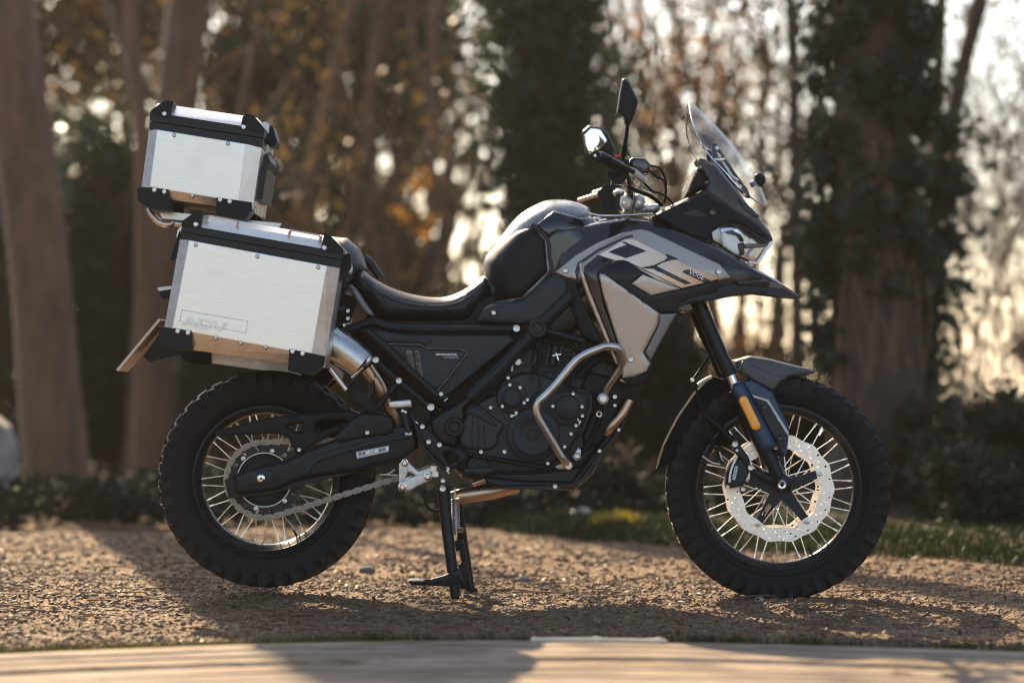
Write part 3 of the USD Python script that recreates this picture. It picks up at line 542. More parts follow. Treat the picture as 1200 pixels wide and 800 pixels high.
    obj(B, 'inner_frame', pillow(RE([(-10, 70), (60, 110), (140, 20), (300, 20), (560, 30), (650, -40), (760, -80), (880, 0), (900, 150), (640, 400), (560, 470), (470, 480), (400, 440), (150, 250)]), .10, -.10, edge=4, drop=.01, grid=0), 'black_plastic')  # dark solid closing the gap under the seat; blocks light from behind
    obj(B, 'rear_shock', cat(tube(P3(RE([(190, 250), (330, 400), (430, 520)]), 0.02), .030, 16), pillow(RE([(150, 280), (240, 330), (420, 470), (440, 540), (360, 600), (280, 560), (230, 470)]), .06, -.08, edge=4, drop=.01, grid=0)), 'engine_black', 40)
    PS = obj(B, 'pillion_seat', pillow(RD([(-150, 240), (0, 225), (62, 232), (110, 236), (160, 282), (186, 342), (196, 380), (150, 412), (120, 440), (60, 470), (-150, 440)]), .135, edge=22, drop=.7, sym=True, rnd=2, grid=8), 'vinyl_grey', 60)
    obj(PS, 'grab_strip', tube(smooth_path(P3(RD([(186, 330), (215, 352), (240, 392), (262, 420)]), -.09), 4), .014, 12), 'vinyl', 50)
    obj(PS, 'seat_hinge', pillow(RD([(92, 330), (120, 342), (132, 372), (126, 408), (104, 398), (92, 370)]), .17, .13, edge=2, drop=.004, grid=0), 'cast_silver')
    obj(PS, 'side_fairing', pillow(RD([(100, 440), (150, 470), (232, 590), (225, 605), (190, 590), (128, 500)]), .17, .10, edge=3, drop=.006, grid=0), 'titan_dark')
    # ---- side cover
    SC = obj(B, 'side_panel', pillow(RE([(60, 92), (150, 100), (300, 124), (782, 128), (816, 156), (640, 300), (470, 440), (430, 424), (330, 310), (200, 190), (90, 112)]), lambda x, y: .190 + .00016 * (430 - y), .10, edge=6, drop=.012, grid=10), 'matte_plastic')
    rec = [(198, 168), (372, 172), (402, 190), (562, 192), (596, 216), (455, 392), (400, 386), (352, 318), (300, 262)]
    rp_ = Polygon(RE(rec)); inner = list(rp_.buffer(-2.0).exterior.coords)
    obj(SC, 'recess_rim', pillow(RE(rec), .2005, .18, edge=.8, drop=.001, grid=0, holes=[inner]), 'gloss_black')
    obj(SC, 'cover_plate', pillow(list(rp_.buffer(-2.2).exterior.coords), .1985, .18, edge=2, drop=.003, grid=0), 'matte_plastic')
    obj(SC, 'vent_slot', pillow(RE([(300, 200), (330, 200), (345, 300), (325, 320), (312, 270)]), .2015, .19, edge=1, drop=.001, grid=0), 'gloss_black')
    obj(SC, 'vent_slot', pillow(RE([(342, 200), (362, 200), (385, 340), (372, 330), (352, 300)]), .2015, .19, edge=1, drop=.001, grid=0), 'gloss_black')
    obj(SC, 'cover_ridge', pillow(RE([(170, 110), (300, 130), (430, 150), (395, 178), (370, 168), (200, 160), (120, 112)]), .203, .18, edge=3, drop=.004, grid=0), 'matte_plastic')
    obj(SC, 'lettering', text_on('VOGE', 519.5, 419.8, .2005, 2.6, 0, False, .001, 1.75), 'grey_print', False, label='small grey word below a printed bar')
    for i, (x0, x1) in enumerate(((510.8, 515.5), (516, 520), (520.5, 523.5), (524, 528), (528.6, 531.2), (531.7, 535.2))):
        obj(SC, 'printed_bar', pillow([(x0, 414), (x1, 414), (x1, 416.2), (x0, 416.2)], .2015, .1985, edge=.3, drop=.0002, grid=0, rnd=0), 'grey_print')
    # ---- tank
    tank_p = [(566, 326), (567, 305), (577, 290), (605, 255), (630, 239), (647, 234), (668, 235), (690, 243), (702, 256), (780, 262), (800, 300), (770, 345), (650, 398), (585, 388), (575, 350)]
    tank_p = spl(tank_p); tpoly = roundpoly(tank_p, 2)
    def tank_w(x, y, e=34., wm=.165):
        d = shapely.distance(tpoly.exterior, shapely.points(np.stack([np.ravel(x), np.ravel(y)], 1))).reshape(np.shape(x)); d = np.where(shapely.contains_xy(tpoly, x, y), d, 0)
        u = np.clip(1 - d / e, 0, 1); return wm * (1 - .8 * (1 - np.sqrt(np.maximum(0, 1 - u * u))))
    TK = obj(B, 'fuel_tank', pillow(tank_p, lambda x, y: np.full(np.shape(x), .165), edge=34, drop=.8, sym=True, rnd=2, grid=5, step=2.5), 'tank_grey', 60)
    obj(TK, 'tank_front', pillow(RD([(992, 172), (1075, 106), (1200, 140), (1330, 130), (1340, 190), (1200, 196), (1120, 220), (1082, 208), (1050, 235)]), lambda x, y: tank_w(x, y) + .010, 0, edge=3, drop=.006, grid=6), 'gloss_black', 50)
    obj(TK, 'knee_panel', pillow(RD([(752, 412), (748, 352), (800, 288), (900, 205), (972, 178), (1038, 245), (1050, 398), (925, 514), (788, 533), (800, 470)]), lambda x, y: tank_w(x, y) + .018 - .0002 * np.abs(x - 605), .05, edge=9, drop=.018, grid=6, step=3), 'black_plastic', 50)
    obj(TK, 'tank_side', pillow(RD([(1046, 238), (1082, 204), (1200, 186), (1240, 260), (1130, 330), (1085, 410), (1058, 410), (1052, 300)]), lambda x, y: tank_w(x, y) + .014, .02, edge=2, drop=.004, grid=6), 'gloss_black', 50)
    obj(TK, 'panel_frame', tube(smooth_path([P(x, y, float(tank_w(np.array([x]), np.array([y]))[0]) + .012) for x, y in RD([(976, 172), (1046, 240), (1056, 320), (1058, 400), (930, 522), (790, 540)])], 3), .006, 8), 'matte_plastic', 50)
    obj(TK, 'lower_cover', pillow(RD([(788, 543), (930, 528), (1062, 408), (1090, 398), (1200, 440), (1190, 500), (1120, 560), (1000, 632), (920, 640), (712, 626), (750, 560)]), lambda x, y: .195 + .0002 * (x - 600), .08, edge=6, drop=.014, grid=8), 'matte_plastic', 50)
    bolts(TK, RD, [(795, 586, 2.8, .204)], .2)
    obj(TK, 'tank_edge_highlight', tube(smooth_path(P3([(690, 250), (706, 253), (735, 252), (765, 250)], .09), 4), .0032, 8), 'chrome', 50)  # chrome tube standing in for the highlight along the tank top
    # ---- fairing: black beak body, then the bronze panels laid on it
    def fw(x, y):
        w = np.where(x > 720, .250 * (1 - np.clip((x - 720) / 226., 0, 1) ** 2), .250 - .06 * np.clip((720 - x) / 75., 0, 1.3) ** 2)
        return np.maximum(.012, w - np.clip(318 - y, 0, 80) * .0013 * np.clip((960 - x) / 200, .15, 1) - np.clip(y - 330, 0, 140) * .0002)
    bk = [(648, 276), (655, 268), (700, 259), (735, 254), (762, 257), (800, 270), (840, 288), (866, 303), (887, 315), (912, 329), (937, 347), (936, 351), (910, 347), (887, 343), (862, 345), (812, 354), (786, 361), (770, 366), (752, 374), (738, 366), (690, 340), (655, 330)]
    BK = obj(B, 'beak_fairing', pillow(bk, lambda x, y: fw(x, y) - .006, edge=5, drop=.25, sym=True, rnd=1.2, grid=7, step=3), 'gloss_black', 45)
    F = lambda name, R, pts, dw, m, edge=2.2, drop=.004, lab=None, holes=(), rnd=.8, parent=None, grid=6: obj(parent or FP, name, pillow(R(pts), lambda x, y: fw(x, y) + dw, .10 if parent is None else .09, edge=edge, drop=drop, rnd=rnd, grid=grid, step=3, holes=holes), m, 45, label=lab)
    FP = thing('side_fairing', parent=B)
    F('outer_panel', RM, [(48, 376), (190, 262), (330, 186), (480, 124), (560, 104), (610, 100), (670, 114), (1110, 325), (1155, 372), (1182, 414), (1050, 440), (860, 484), (600, 420), (480, 330), (300, 330), (210, 432), (120, 410)], .004, 'titan_paint', 2.5, .006, 'bronze grey outer panel')
    F('dark_groove', RM, [(198, 436), (184, 372), (200, 316), (330, 226), (500, 148), (548, 136), (562, 150), (502, 162), (336, 244), (222, 322), (208, 372), (222, 440)], .007, 'gloss_black', 1.2, .002)
    F('gold_panel', RM, [(330, 266), (420, 216), (500, 166), (552, 160), (760, 262), (930, 342), (1116, 414), (1060, 434), (866, 480), (600, 346), (500, 300), (440, 302)], .009, 'gold_decal', 1.5, .002, 'cream to copper letter graphic')
    F('letter_gap', RM, [(398, 246), (512, 198), (482, 182), (500, 180), (560, 206), (642, 240), (510, 286)], .0105, 'gloss_black', .6, .0006, rnd=.2)
    F('letter_gap', RM, [(606, 346), (640, 340), (690, 330), (755, 300), (775, 284), (764, 258), (790, 266), (842, 290), (800, 298), (740, 316), (706, 336), (928, 446), (890, 454), (686, 354), (640, 352)], .0105, 'gloss_black', .5, .0006, rnd=.1)
    F('name_strip', RM, [(870, 374), (892, 360), (924, 360), (1058, 434), (1012, 442)], .0112, 'gloss_black', .5, .0006, rnd=.1)
    o = RM([(909, 381)])[0]
    wv = float(fw(np.array([820.]), np.array([322.]))[0])
    obj(FP, 'lettering', text_on('VOGE', o[0], o[1], lambda x, y: fw(x, y) + .0115, 4.6, 28, False, .0012, 1.12), 'white_print', False)
    F('black_insert', RM, [(243, 336), (330, 266), (436, 302), (366, 344), (330, 384), (380, 640), (350, 660), (300, 520), (258, 400)], .009, 'gloss_black', 2, .004)
    F('edge_strip', RG, [(284, 178), (300, 168), (300, 200), (330, 290), (445, 575), (452, 614), (440, 600), (318, 310), (290, 225)], .011, 'bronze_strip', 1.5, .004)
    F('black_strip', RG, [(306, 184), (330, 200), (372, 300), (448, 510), (456, 560), (440, 560), (400, 460), (330, 290), (308, 220)], .008, 'gloss_black', 2, .004)
    F('scoop_surround', RG, [(358, 226), (372, 200), (402, 182), (452, 164), (496, 166), (548, 205), (700, 290), (764, 276), (880, 246), (884, 300), (760, 330), (716, 352), (704, 388), (628, 388), (560, 352), (395, 232), (380, 300), (365, 262)], .013, 'satin_black', 2.5, .006, holes=[RG([(508, 264), (556, 222), (706, 288), (592, 312)])])
    F('scoop_floor', RG, [(400, 222), (440, 190), (490, 178), (556, 222), (508, 262), (590, 314), (706, 290), (640, 340), (500, 270)], .006, 'black_plastic', 2, .003)
    F('scoop_plate', RG, [(506, 264), (556, 220), (724, 286), (592, 316)], .011, 'titan_paint', 2, .004)
    F('lower_panel', RG, [(366, 232), (374, 216), (396, 220), (632, 388), (622, 440), (562, 556), (592, 606), (574, 640), (520, 660), (470, 668), (462, 600), (452, 520), (420, 420), (386, 310)], .016, 'titan_paint', 2.6, .008, 'large bronze grey radiator cover')
    F('painted_shade_flank', RG, [(626, 390), (706, 386), (640, 500), (590, 592), (564, 556), (622, 442)], .010, 'titan_dark', 2, .006)  # darker silver puts the shade on this side into its colour
    F('inner_panel', RG, [(176, 216), (270, 252), (300, 330), (420, 590), (440, 640), (380, 520), (300, 490), (240, 330), (210, 300)], -.006, 'black_plastic', 2.5, .006)
    F('lower_tip', RG, [(470, 668), (574, 640), (592, 606), (600, 640), (560, 690), (500, 700)], .0, 'black_plastic', 2, .005)
    F('dark_panel_gap', RG, [(562, 556), (600, 610), (596, 640), (580, 636), (592, 604)], .012, 'black_plastic', 1, .002)  # black strip laid along the lower panel edge
    F('arm_guard', RL, [(-20, 745), (100, 726), (230, 686), (330, 690), (420, 704), (470, 735), (480, 744), (400, 726), (330, 718), (262, 722), (180, 742), (100, 750), (0, 785)], .010, 'matte_plastic', 2.5, .006)
    F('beak_blade', RL, [(262, 676), (360, 670), (420, 690), (470, 730), (400, 700), (330, 694), (258, 690)], .013, 'gloss_black', 2, .004)
    def fb(px, py, r, dw=.012): obj(FP, 'bolt', bolt_mesh(px, py, float(fw(np.array([px]), np.array([py]))[0]) + dw, r), 'bolt_steel', 40)
    fb(662.5, 317, 3.2, .008); fb(842.5, 318.3, 3.4, .010); fb(739, 420.5, 3.6, .020)
    obj(FP, 'far_panel', (lambda m: trimesh.Trimesh(m.vertices * (1, -1, 1), m.faces[:, ::-1], process=False))(pillow(RG([(366, 232), (396, 220), (632, 388), (622, 440), (592, 606), (470, 668), (452, 520), (386, 310)]), lambda x, y: fw(x, y) + .01, .1, edge=3, drop=.01)), 'titan_paint', 45)
    # ---- headlight cowl, dash, headlight
    def cw(x, y): return np.clip(.205 - (x - 768) * .00115 - np.clip(300 - y, 0, 130) * .0006, .035, .21)
    cowl = RH([(306, 490), (352, 462), (400, 440), (470, 410), (484, 378), (446, 302), (462, 300), (512, 322), (600, 432), (690, 545), (703, 573), (692, 586), (600, 528), (556, 522), (506, 545), (497, 590), (520, 620), (420, 575), (330, 512)])
    CO = obj(B, 'headlight_cowl', pillow(cowl, cw, edge=4, drop=.2, sym=True, rnd=1, grid=7, step=3), 'matte_plastic', 40)
    obj(CO, 'cowl_cheek', pillow(RH([(310, 490), (400, 446), (480, 420), (560, 470), (640, 520), (690, 566), (660, 566), (598, 522), (552, 516), (500, 540), (490, 580), (420, 560), (330, 508)]), lambda x, y: cw(x, y) + .008, .02, edge=4, drop=.01, grid=7, step=3), 'black_plastic', 40)
    obj(CO, 'cowl_lit_facet', pillow(RH([(448, 304), (510, 324), (600, 436), (694, 552), (700, 572), (640, 520), (560, 468), (484, 414), (490, 380)]), lambda x, y: cw(x, y) + .004, .02, edge=3, drop=.008, grid=7, step=3), 'grey_plastic', 40)  # upper facet in lighter grey, the light on it painted into the colour
    obj(CO, 'cowl_vent', pillow(RL([(255, 372), (275, 380), (343, 444), (330, 446), (290, 420)]), lambda x, y: cw(x, y) + .010, .02, edge=1.5, drop=.003, grid=0), 'gloss_black', 40)
    obj(CO, 'cowl_crease', pillow(RH([(395, 488), (440, 470), (490, 496), (470, 500), (430, 498)]), lambda x, y: cw(x, y) + .011, .02, edge=1.5, drop=.003, grid=0), 'matte_plastic', 40)
    q = RH([(500, 482)])[0]; obj(CO, 'cowl_plug', bolt_mesh(q[0], q[1], float(cw(np.array([q[0]]), np.array([q[1]]))[0]) + .010, 4.5), 'gloss_black', 40)
    obj(CO, 'dash', pillow(RK([(586, 672), (602, 628), (650, 512), (672, 520), (700, 610), (640, 652)]), .10, edge=4, drop=.2, sym=True, grid=0), 'black_plastic', 40)
    def hw(x, y): return np.clip(.130 - (x - 833) * .0013, .03, .14)
    HL = obj(B, 'headlight', pillow(RL([(164, 494), (192, 474), (262, 468), (384, 530), (372, 545), (328, 614), (258, 592), (195, 552), (168, 530)]), lambda x, y: hw(x, y) - .045, edge=4, drop=.3, sym=True, grid=8), 'chrome', 40)
    obj(HL, 'lens', pillow(RL([(162, 494), (192, 472), (264, 466), (386, 530), (372, 548), (328, 616), (258, 594), (193, 554), (166, 530)]), lambda x, y: hw(x, y) + .004, .0, edge=4, drop=.02, grid=7), 'clear_screen', 40)
    obj(HL, 'inner_frame', pillow(RL([(166, 498), (192, 480), (204, 500), (200, 545), (170, 528)]), lambda x, y: hw(x, y) - .006, .02, edge=2, drop=.004), 'cast_silver', 40)
    obj(HL, 'painted_shine_reflector', pillow(RL([(196, 500), (236, 488), (262, 504), (286, 545), (276, 588), (246, 578), (204, 548)]), lambda x, y: hw(x, y) - .010, .02, edge=4, drop=.012, grid=5), 'white_print', 40)  # reflector bowl coloured white to paint in its bright reflection
    obj(HL, 'projector', pillow(RL([(208, 498), (240, 492), (272, 508), (284, 530), (270, 534), (254, 512), (226, 506)]), lambda x, y: hw(x, y) - .004, .02, edge=2, drop=.006), 'gloss_black', 40)
    obj(HL, 'projector', pillow(RL([(258, 540), (282, 536), (286, 576), (268, 586)]), lambda x, y: hw(x, y) - .004, .02, edge=2, drop=.006), 'gloss_black', 40)
    obj(HL, 'reflector_shelf', pillow(RL([(285, 540), (372, 540), (366, 552), (290, 556)]), lambda x, y: hw(x, y) - .01, .02, edge=1.5, drop=.003), 'titan_dark', 40)
    obj(HL, 'light_strip', tube(P3(RL([(382, 534), (370, 552), (330, 612), (300, 606)]), [.055, .058, .08, .09]), .005, 10), 'white_print', 50)
    # ---- windscreen
    cen = smooth_path(P3(RL([(88, 28), (130, 62), (180, 112), (240, 180), (300, 262), (345, 340), (368, 402)]), 0), 4)
    edg = smooth_path(P3(RL([(88, 30), (92, 70), (108, 130), (150, 208), (215, 280), (280, 350), (352, 404)]), [.035, .10, .15, .17, .17, .15, .10]), 4)
    ns = 25; s = np.linspace(-1, 1, ns); G = []
    for a_, b_ in zip(cen, edg):
        wv_ = -b_[1]; G.append(np.stack([a_[0] + (b_[0] - a_[0]) * s ** 2, -wv_ * s, a_[2] + (b_[2] - a_[2]) * s ** 2], -1))
    G = np.array(G); k = len(G); V = np.vstack([G.reshape(-1, 3), G.reshape(-1, 3) + (-.0035, 0, -.0015)])
    i, j = np.meshgrid(np.arange(k - 1), np.arange(ns - 1), indexing='ij'); A_ = i * ns + j
    q = np.stack([A_, A_ + 1, A_ + ns + 1, A_ + ns], -1).reshape(-1, 4); N = k * ns
    edge_ = list(range(ns)) + [r * ns + ns - 1 for r in range(1, k)] + [(k - 1) * ns + c_ for c_ in range(ns - 2, -1, -1)] + [r * ns for r in range(k - 2, 0, -1)]
    sd = np.array([(edge_[x], edge_[x - 1], edge_[x - 1] + N, edge_[x] + N) for x in range(len(edge_))])
    WS = obj(B, 'windscreen', (V, np.vstack([q, q[:, ::-1] + N, sd])), 'clear_screen', 50)
    for s_ in (1, -1):
        rimp = G[:, -1 if s_ > 0 else 0] + (-.002, 0, 0)
        obj(WS, 'screen_edge', tube(rimp, .0022, 6), 'alu_frame' if s_ < 0 else 'mirror_glass', 50)
    br = RL([(168, 180), (182, 178), (208, 222), (250, 282), (300, 352), (306, 378), (288, 372), (240, 320), (196, 262), (168, 228)])
    hl = [RL([(182, 205), (196, 214), (206, 236), (192, 236)]), RL([(212, 255), (226, 262), (238, 284), (224, 280)]), RL([(246, 306), (262, 318), (276, 340), (262, 336)])]
    for s_ in (1, -1):
        m = pillow(br, .115, .10, edge=1.2, drop=.002, grid=0, holes=hl)
        if s_ < 0: m = trimesh.Trimesh(m.vertices * (1, -1, 1), m.faces[:, ::-1], process=False)
        obj(WS, 'screen_bracket', m, 'satin_black')
    for x, y in ((186, 196), (200, 240), (232, 290), (268, 334), (286, 362)):
        px, py = RL([(x, y)])[0]; obj(WS, 'bolt', bolt_mesh(px, py, .118, 2.4), 'bolt_steel', 40)
    obj(WS, 'bracket_link', tb(RL, [(176, 236), (205, 240), (214, 232)], .12, .005), 'chrome', 50)
    obj(WS, 'bracket_link', tb(RL, [(206, 246), (240, 300), (262, 312)], .12, .0045), 'cast_silver', 50)
    obj(WS, 'screen_knob', pillow(RL([(318, 312), (324, 288), (344, 283), (358, 296), (363, 318), (350, 336), (332, 330)]), .024, -.024, edge=3, drop=.01, grid=0), 'black_plastic', 40)
    obj(WS, 'knob_stem', tb(RL, [(326, 318), (306, 330)], .0, .009), 'black_plastic', 50)
    # ---- fork
    FK = thing('front_fork', parent=B)
    for s_ in (1, -1):
        w0 = .098 * s_
        sh = 0 if s_ > 0 else -6.5
        L_ = lambda pts: P3([(x + (0 if s_ > 0 else sh), y) for x, y in RI(pts)], w0)
        def leg_pts(): return [(200, 10), (226, 90), (398, 440)]
        a0, a1 = (np.array(RI([(206, 40)])[0]), np.array(RI([(382, 440)])[0]))
        top, mid = P(*a0, .098), P(*a1, .098); fl = np.array([1, s_, 1.0])
        dirv = (mid - top) / np.linalg.norm(mid - top)
        obj(FK, 'upper_tube', tube([(top - dirv * .10) * fl, (mid - dirv * .05) * fl, (mid - dirv * .048) * fl, mid * fl], [.0225, .0225, .0240, .0240], 28), 'satin_black', 50)
        e0 = mid + dirv * .045
        obj(FK, 'chrome_tube', tube([mid * fl, e0 * fl], .0175, 24), 'chrome', 50)
        bot = P(*RJ([(452, 400)])[0], .098)
        obj(FK, 'lower_leg', tube([e0 * fl, (e0 + (bot - e0) * .6) * fl, bot * fl], [.026, .026, .020], 24), 'satin_black', 50)
    obj(FK, 'axle_lug', pillow(RJ([(428, 372), (450, 352), (480, 372), (486, 405), (470, 418), (440, 416), (425, 400)]), .125, .06, edge=4, drop=.012, grid=0), 'satin_black')
    obj(FK, 'axle_nut', lathe([(0, .124), (.0055, .124), (.006, .134), (.011, .135), (.014, .132), (.015, .12)][::-1], ctr(916.3, 567.8, .13), 24), 'chrome', 40)
    obj(FK, 'caliper_arm', pillow(RJ([(335, 325), (350, 338), (430, 366), (440, 390), (425, 398), (350, 362), (330, 350)]), .10, .075, edge=3, drop=.006, grid=0), 'satin_black')
    obj(FK, 'leg_guard', pillow(RI([(384, 500), (400, 476), (440, 464), (600, 760), (588, 784), (552, 796), (530, 786)]), .142, .10, edge=6, drop=.018, grid=8), 'navy_plastic', 50)
    obj(FK, 'guard_wing', pillow(RI([(438, 466), (482, 460), (580, 514), (660, 680), (650, 792), (640, 824), (618, 800), (600, 760)]), lambda x, y: .128 - .0003 * (x - 870), .03, edge=3, drop=.008, grid=8), 'navy_plastic', 40)
    obj(FK, 'wing_plate', pillow(RI([(492, 540), (556, 560), (600, 640), (650, 716), (640, 770), (618, 790), (600, 756)]), lambda x, y: .131 - .0003 * (x - 870), .03, edge=1.5, drop=.003, grid=8), 'matte_plastic', 40)
    obj(FK, 'guard_line', pillow(RI([(486, 528), (494, 532), (562, 552), (658, 706), (652, 722), (554, 562), (492, 542)]), lambda x, y: .133 - .0003 * (x - 870), .04, edge=.6, drop=.001, grid=8, rnd=.1), 'grey_print', 40)
    obj(FK, 'reflector_seat', tube(P3(RI([(448, 560), (502, 672)]), .142), .0155, 24, ), 'satin_black', 60)
    q0, q1 = RI([(446, 556)])[0], RI([(503, 674)])[0]
    obj(FK, 'reflector', pillow(list(LineString([q0, q1]).buffer(5.4, quad_segs=6).exterior.coords)[:-1], .160, .14, edge=2, drop=.004, grid=5, rnd=0), 'orange_reflector', 50, label='amber capsule reflector')
    bolts(FK, RI, [(541, 586, 3.2, .133), (615, 731, 3.2, .130)], .13, m='gloss_black')
    obj(FK, 'lower_clamp', hull([P(x, y, w) for x, y in RI([(180, 30), (250, 30), (262, 70), (200, 78)]) for w in (.12, -.12)]), 'engine_black')
    obj(FK, 'fork_shroud', pillow(RI([(0, 60), (60, 50), (200, 90), (230, 140), (160, 150), (140, 140), (40, 115)]), .16, -.16, edge=3, drop=.02, grid=0), 'gloss_black')
    # ---- front fender and mudguard
    FE = obj(B, 'front_fender', pillow(RI([(398, 366), (440, 356), (472, 346), (560, 358), (660, 384), (768, 410), (786, 424), (740, 436), (664, 446), (625, 466), (600, 492), (580, 512), (500, 470), (420, 420), (404, 398)]), lambda x, y: np.clip(.088 - .0009 * np.clip(x - 905, 0, 60) - .0011 * np.clip(446 - y, 0, 40) * .6, .03, .1), edge=5, drop=.35, sym=True, rnd=1, grid=6, step=3), 'grey_plastic', 40)
    obj(FE, 'fender_crease', pillow(RI([(424, 414), (440, 370), (600, 440), (655, 448), (618, 468), (596, 494), (580, 510), (500, 468)]), lambda x, y: .093 - .0003 * np.clip(x - 905, 0, 60), .05, edge=2.5, drop=.006, grid=6), 'grey_plastic', 40)
    MG = obj(B, 'mudguard', pillow(RJ([(26, 346), (36, 310), (50, 262), (78, 205), (104, 158), (150, 92), (178, 60), (214, 28), (266, 44), (290, 100), (262, 118), (236, 150), (250, 200), (292, 250), (275, 268), (215, 262), (150, 264), (110, 280), (70, 318)]), .043, edge=5, drop=.35, sym=True, rnd=1, grid=9, holes=[RJ([(152, 212), (190, 172), (222, 196), (240, 232), (200, 238)])]), 'dull_plastic', 40)
    obj(MG, 'mudguard_stay', tb(RJ, [(188, 160), (232, 196), (290, 252)], .066, .010), 'black_plastic', 50)
    obj(MG, 'clip', tb(RI, [(232, 484), (262, 462), (296, 446)], .085, .006), 'bronze_strip', 50)  # tan tube in place of the highlight on the mudguard edge
    # ---- caliper and hose
    CA = obj(B, 'brake_caliper', pillow(RJ([(258, 392), (262, 352), (276, 322), (300, 306), (318, 300), (340, 320), (338, 352), (318, 396), (288, 404), (262, 408)]), .112, .05, edge=3, drop=.008, grid=0), 'engine_black')
    obj(CA, 'caliper_stripe', tube(smooth_path(P3([(862.5, 537.5), (858.2, 546), (855.6, 556), (854.8, 565)], .1125), 4), .0034, 8), 'white_print', 50)
    obj(CA, 'lettering', text_on('NISSIN', 861.4, 562.5, .1125, 3.6, -78, True, .001, .9), 'white_print', False)
    obj(CA, 'caliper_piston', pillow(RJ([(316, 345), (338, 340), (342, 368), (334, 386), (318, 380)]), .105, .06, edge=1.5, drop=.003, grid=0), 'cast_silver')
    obj(CA, 'hanger', pillow(RJ([(272, 258), (290, 248), (306, 260), (335, 300), (345, 330), (330, 340), (300, 300)]), .115, .08, edge=2, drop=.004, grid=0), 'satin_black')
    bolts(CA, RJ, [(289, 257, 4, .12), (342, 335, 4, .12), (265, 400, 2.4, .115), (316, 407, 3, .114), (296, 278, 2, .118)], .12)
    obj(B, 'brake_hose', tube(smooth_path(P3(RJ([(205, -40), (165, 20), (150, 46), (162, 80), (186, 160), (215, 250), (240, 310), (250, 326)]), [.06, .08, .09, .095, .10, .105, .11, .11]), 4), .0042, 8), 'rubber', 50)
    obj(f'{B}/brake_hose', 'hose_clip', lathe([(0, .105), (.006, .105), (.006, .08)][::-1], ctr(811.5, 445, .1), 12), 'bolt_steel')
    obj(f'{B}/brake_hose', 'hose_clip', lathe([(0, .102), (.006, .102), (.006, .08)][::-1], ctr(815, 452, .1), 10), 'rubber')
    obj(f'{B}/brake_hose', 'hose_end', tb(RJ, [(180, 298), (215, 322), (250, 326), (236, 284)], .10, .0035), 'steel', 50)
    # ---- handlebar
    HB = obj(B, 'handlebar', tube(bend_path(np.array([P(*RK([(250, 520)])[0], .27), P(*RK([(290, 560)])[0], .20), P(738, 226, .10), P(738, 228, -.10), P(*RK([(240, 640)])[0], -.22), P(*RK([(190, 650)])[0], -.30)]), .06), .0125, 16), 'satin_black', 50)
    obj(HB, 'grip', tube(P3(RK([(134, 462), (150, 464), (205, 495), (250, 520)]), [.44, .42, .35, .29]), [.0165, .0185, .0185, .021], 20), 'rubber', 50)
    obj(HB, 'grip', tube(P3(RK([(122, 662), (150, 655), (196, 640), (232, 640)]), [-.40, -.37, -.32, -.27]), [.017, .018, .018, .02], 20), 'rubber', 50)
    g0 = P(*RK([(134, 461)])[0], .445)
    obj(HB, 'bar_end', tube(np.array([g0, g0 + (-.006, -.014, .002), g0 + (-.007, -.016, .002)]), [.0150, .0150, .011], 20), 'black_plastic', 40)
    obj(HB, 'bar_end_screw', tube(np.array([g0 + (-.006, -.014, .002), g0 + (-.0078, -.019, .002)]), [.006, .0045], 12), 'bolt_steel', 40)
    obj(HB, 'throttle_housing', hull([P(x, y, w) for x, y in RK([(186, 560), (205, 500), (262, 470), (300, 478), (296, 560), (262, 605), (220, 602)]) for w in (.27, .20)]), 'black_plastic')
    obj(HB, 'throttle_housing', hull([P(x, y, w) for x, y in RK([(130, 650), (175, 605), (240, 612), (262, 680), (230, 742), (165, 728)]) for w in (-.24, -.30)]), 'black_plastic')
    obj(HB, 'kill_switch', hull([P(x, y, w) for x, y in RK([(222, 452), (252, 446), (256, 460), (226, 464)]) for w in (.25, .22)]), 'red_plastic')
    obj(HB, 'fluid_reservoir', pillow(RK([(298, 478), (318, 464), (380, 468), (410, 500), (404, 548), (360, 552), (310, 522)]), .235, .17, edge=3, drop=.008, grid=0), 'gloss_black')
    obj(HB, 'master_cylinder', tube(P3(RK([(296, 528), (330, 545), (386, 584)]), [.25, .24, .22]), [.011, .0125, .0085], 14), 'cast_silver', 50)
    obj(HB, 'front_lever', tube(smooth_path(P3(RK([(320, 540), (280, 515), (200, 470)]), [.26, .32, .42]), 4), [.007, .006, .005], 10), 'satin_black', 50)
    obj(HB, 'front_lever', tube(smooth_path(P3(RK([(40, 690), (60, 682), (130, 660), (190, 650)]), [-.42, -.40, -.33, -.28]), 4), [.0085, .0080, .0075, .009], 12), 'bronze_strip', 50)
    obj(HB, 'steering_clamp', pillow(RK([(214, 642), (240, 630), (266, 634), (282, 652), (262, 664), (228, 658)]), .06, -.02, edge=3, drop=.012, grid=5, rnd=1), 'cast_silver', 50)
    obj(HB, 'steering_clamp', pillow(RK([(252, 668), (280, 650), (300, 640), (322, 652), (330, 690), (310, 745), (268, 748), (250, 710)]), .085, -.085, edge=4, drop=.02, grid=5, rnd=1), 'cast_silver', 50)
    obj(HB, 'steering_clamp', pillow(RK([(328, 655), (352, 650), (380, 672), (386, 700), (362, 740), (326, 746), (318, 716)]), .075, -.075, edge=4, drop=.02, grid=5, rnd=1), 'cast_silver', 50)
    obj(HB, 'steering_clamp', pillow(RK([(350, 742), (378, 716), (408, 704), (456, 704), (470, 722), (440, 752)]), .09, -.09, edge=3, drop=.02, grid=5, rnd=1), 'cast_silver', 50)
    for x, y in ((276, 700), (352, 700)):
        px, py = RK([(x, y)])[0]; obj(HB, 'bolt', bolt_mesh(px, py, .09, 2.6), 'bolt_steel', 40)
    obj(HB, 'bar_riser', hull([P(x, y, w) for x, y in RK([(228, 660), (262, 668), (262, 740), (232, 742)]) for w in (.05, -.10)]), 'engine_black')
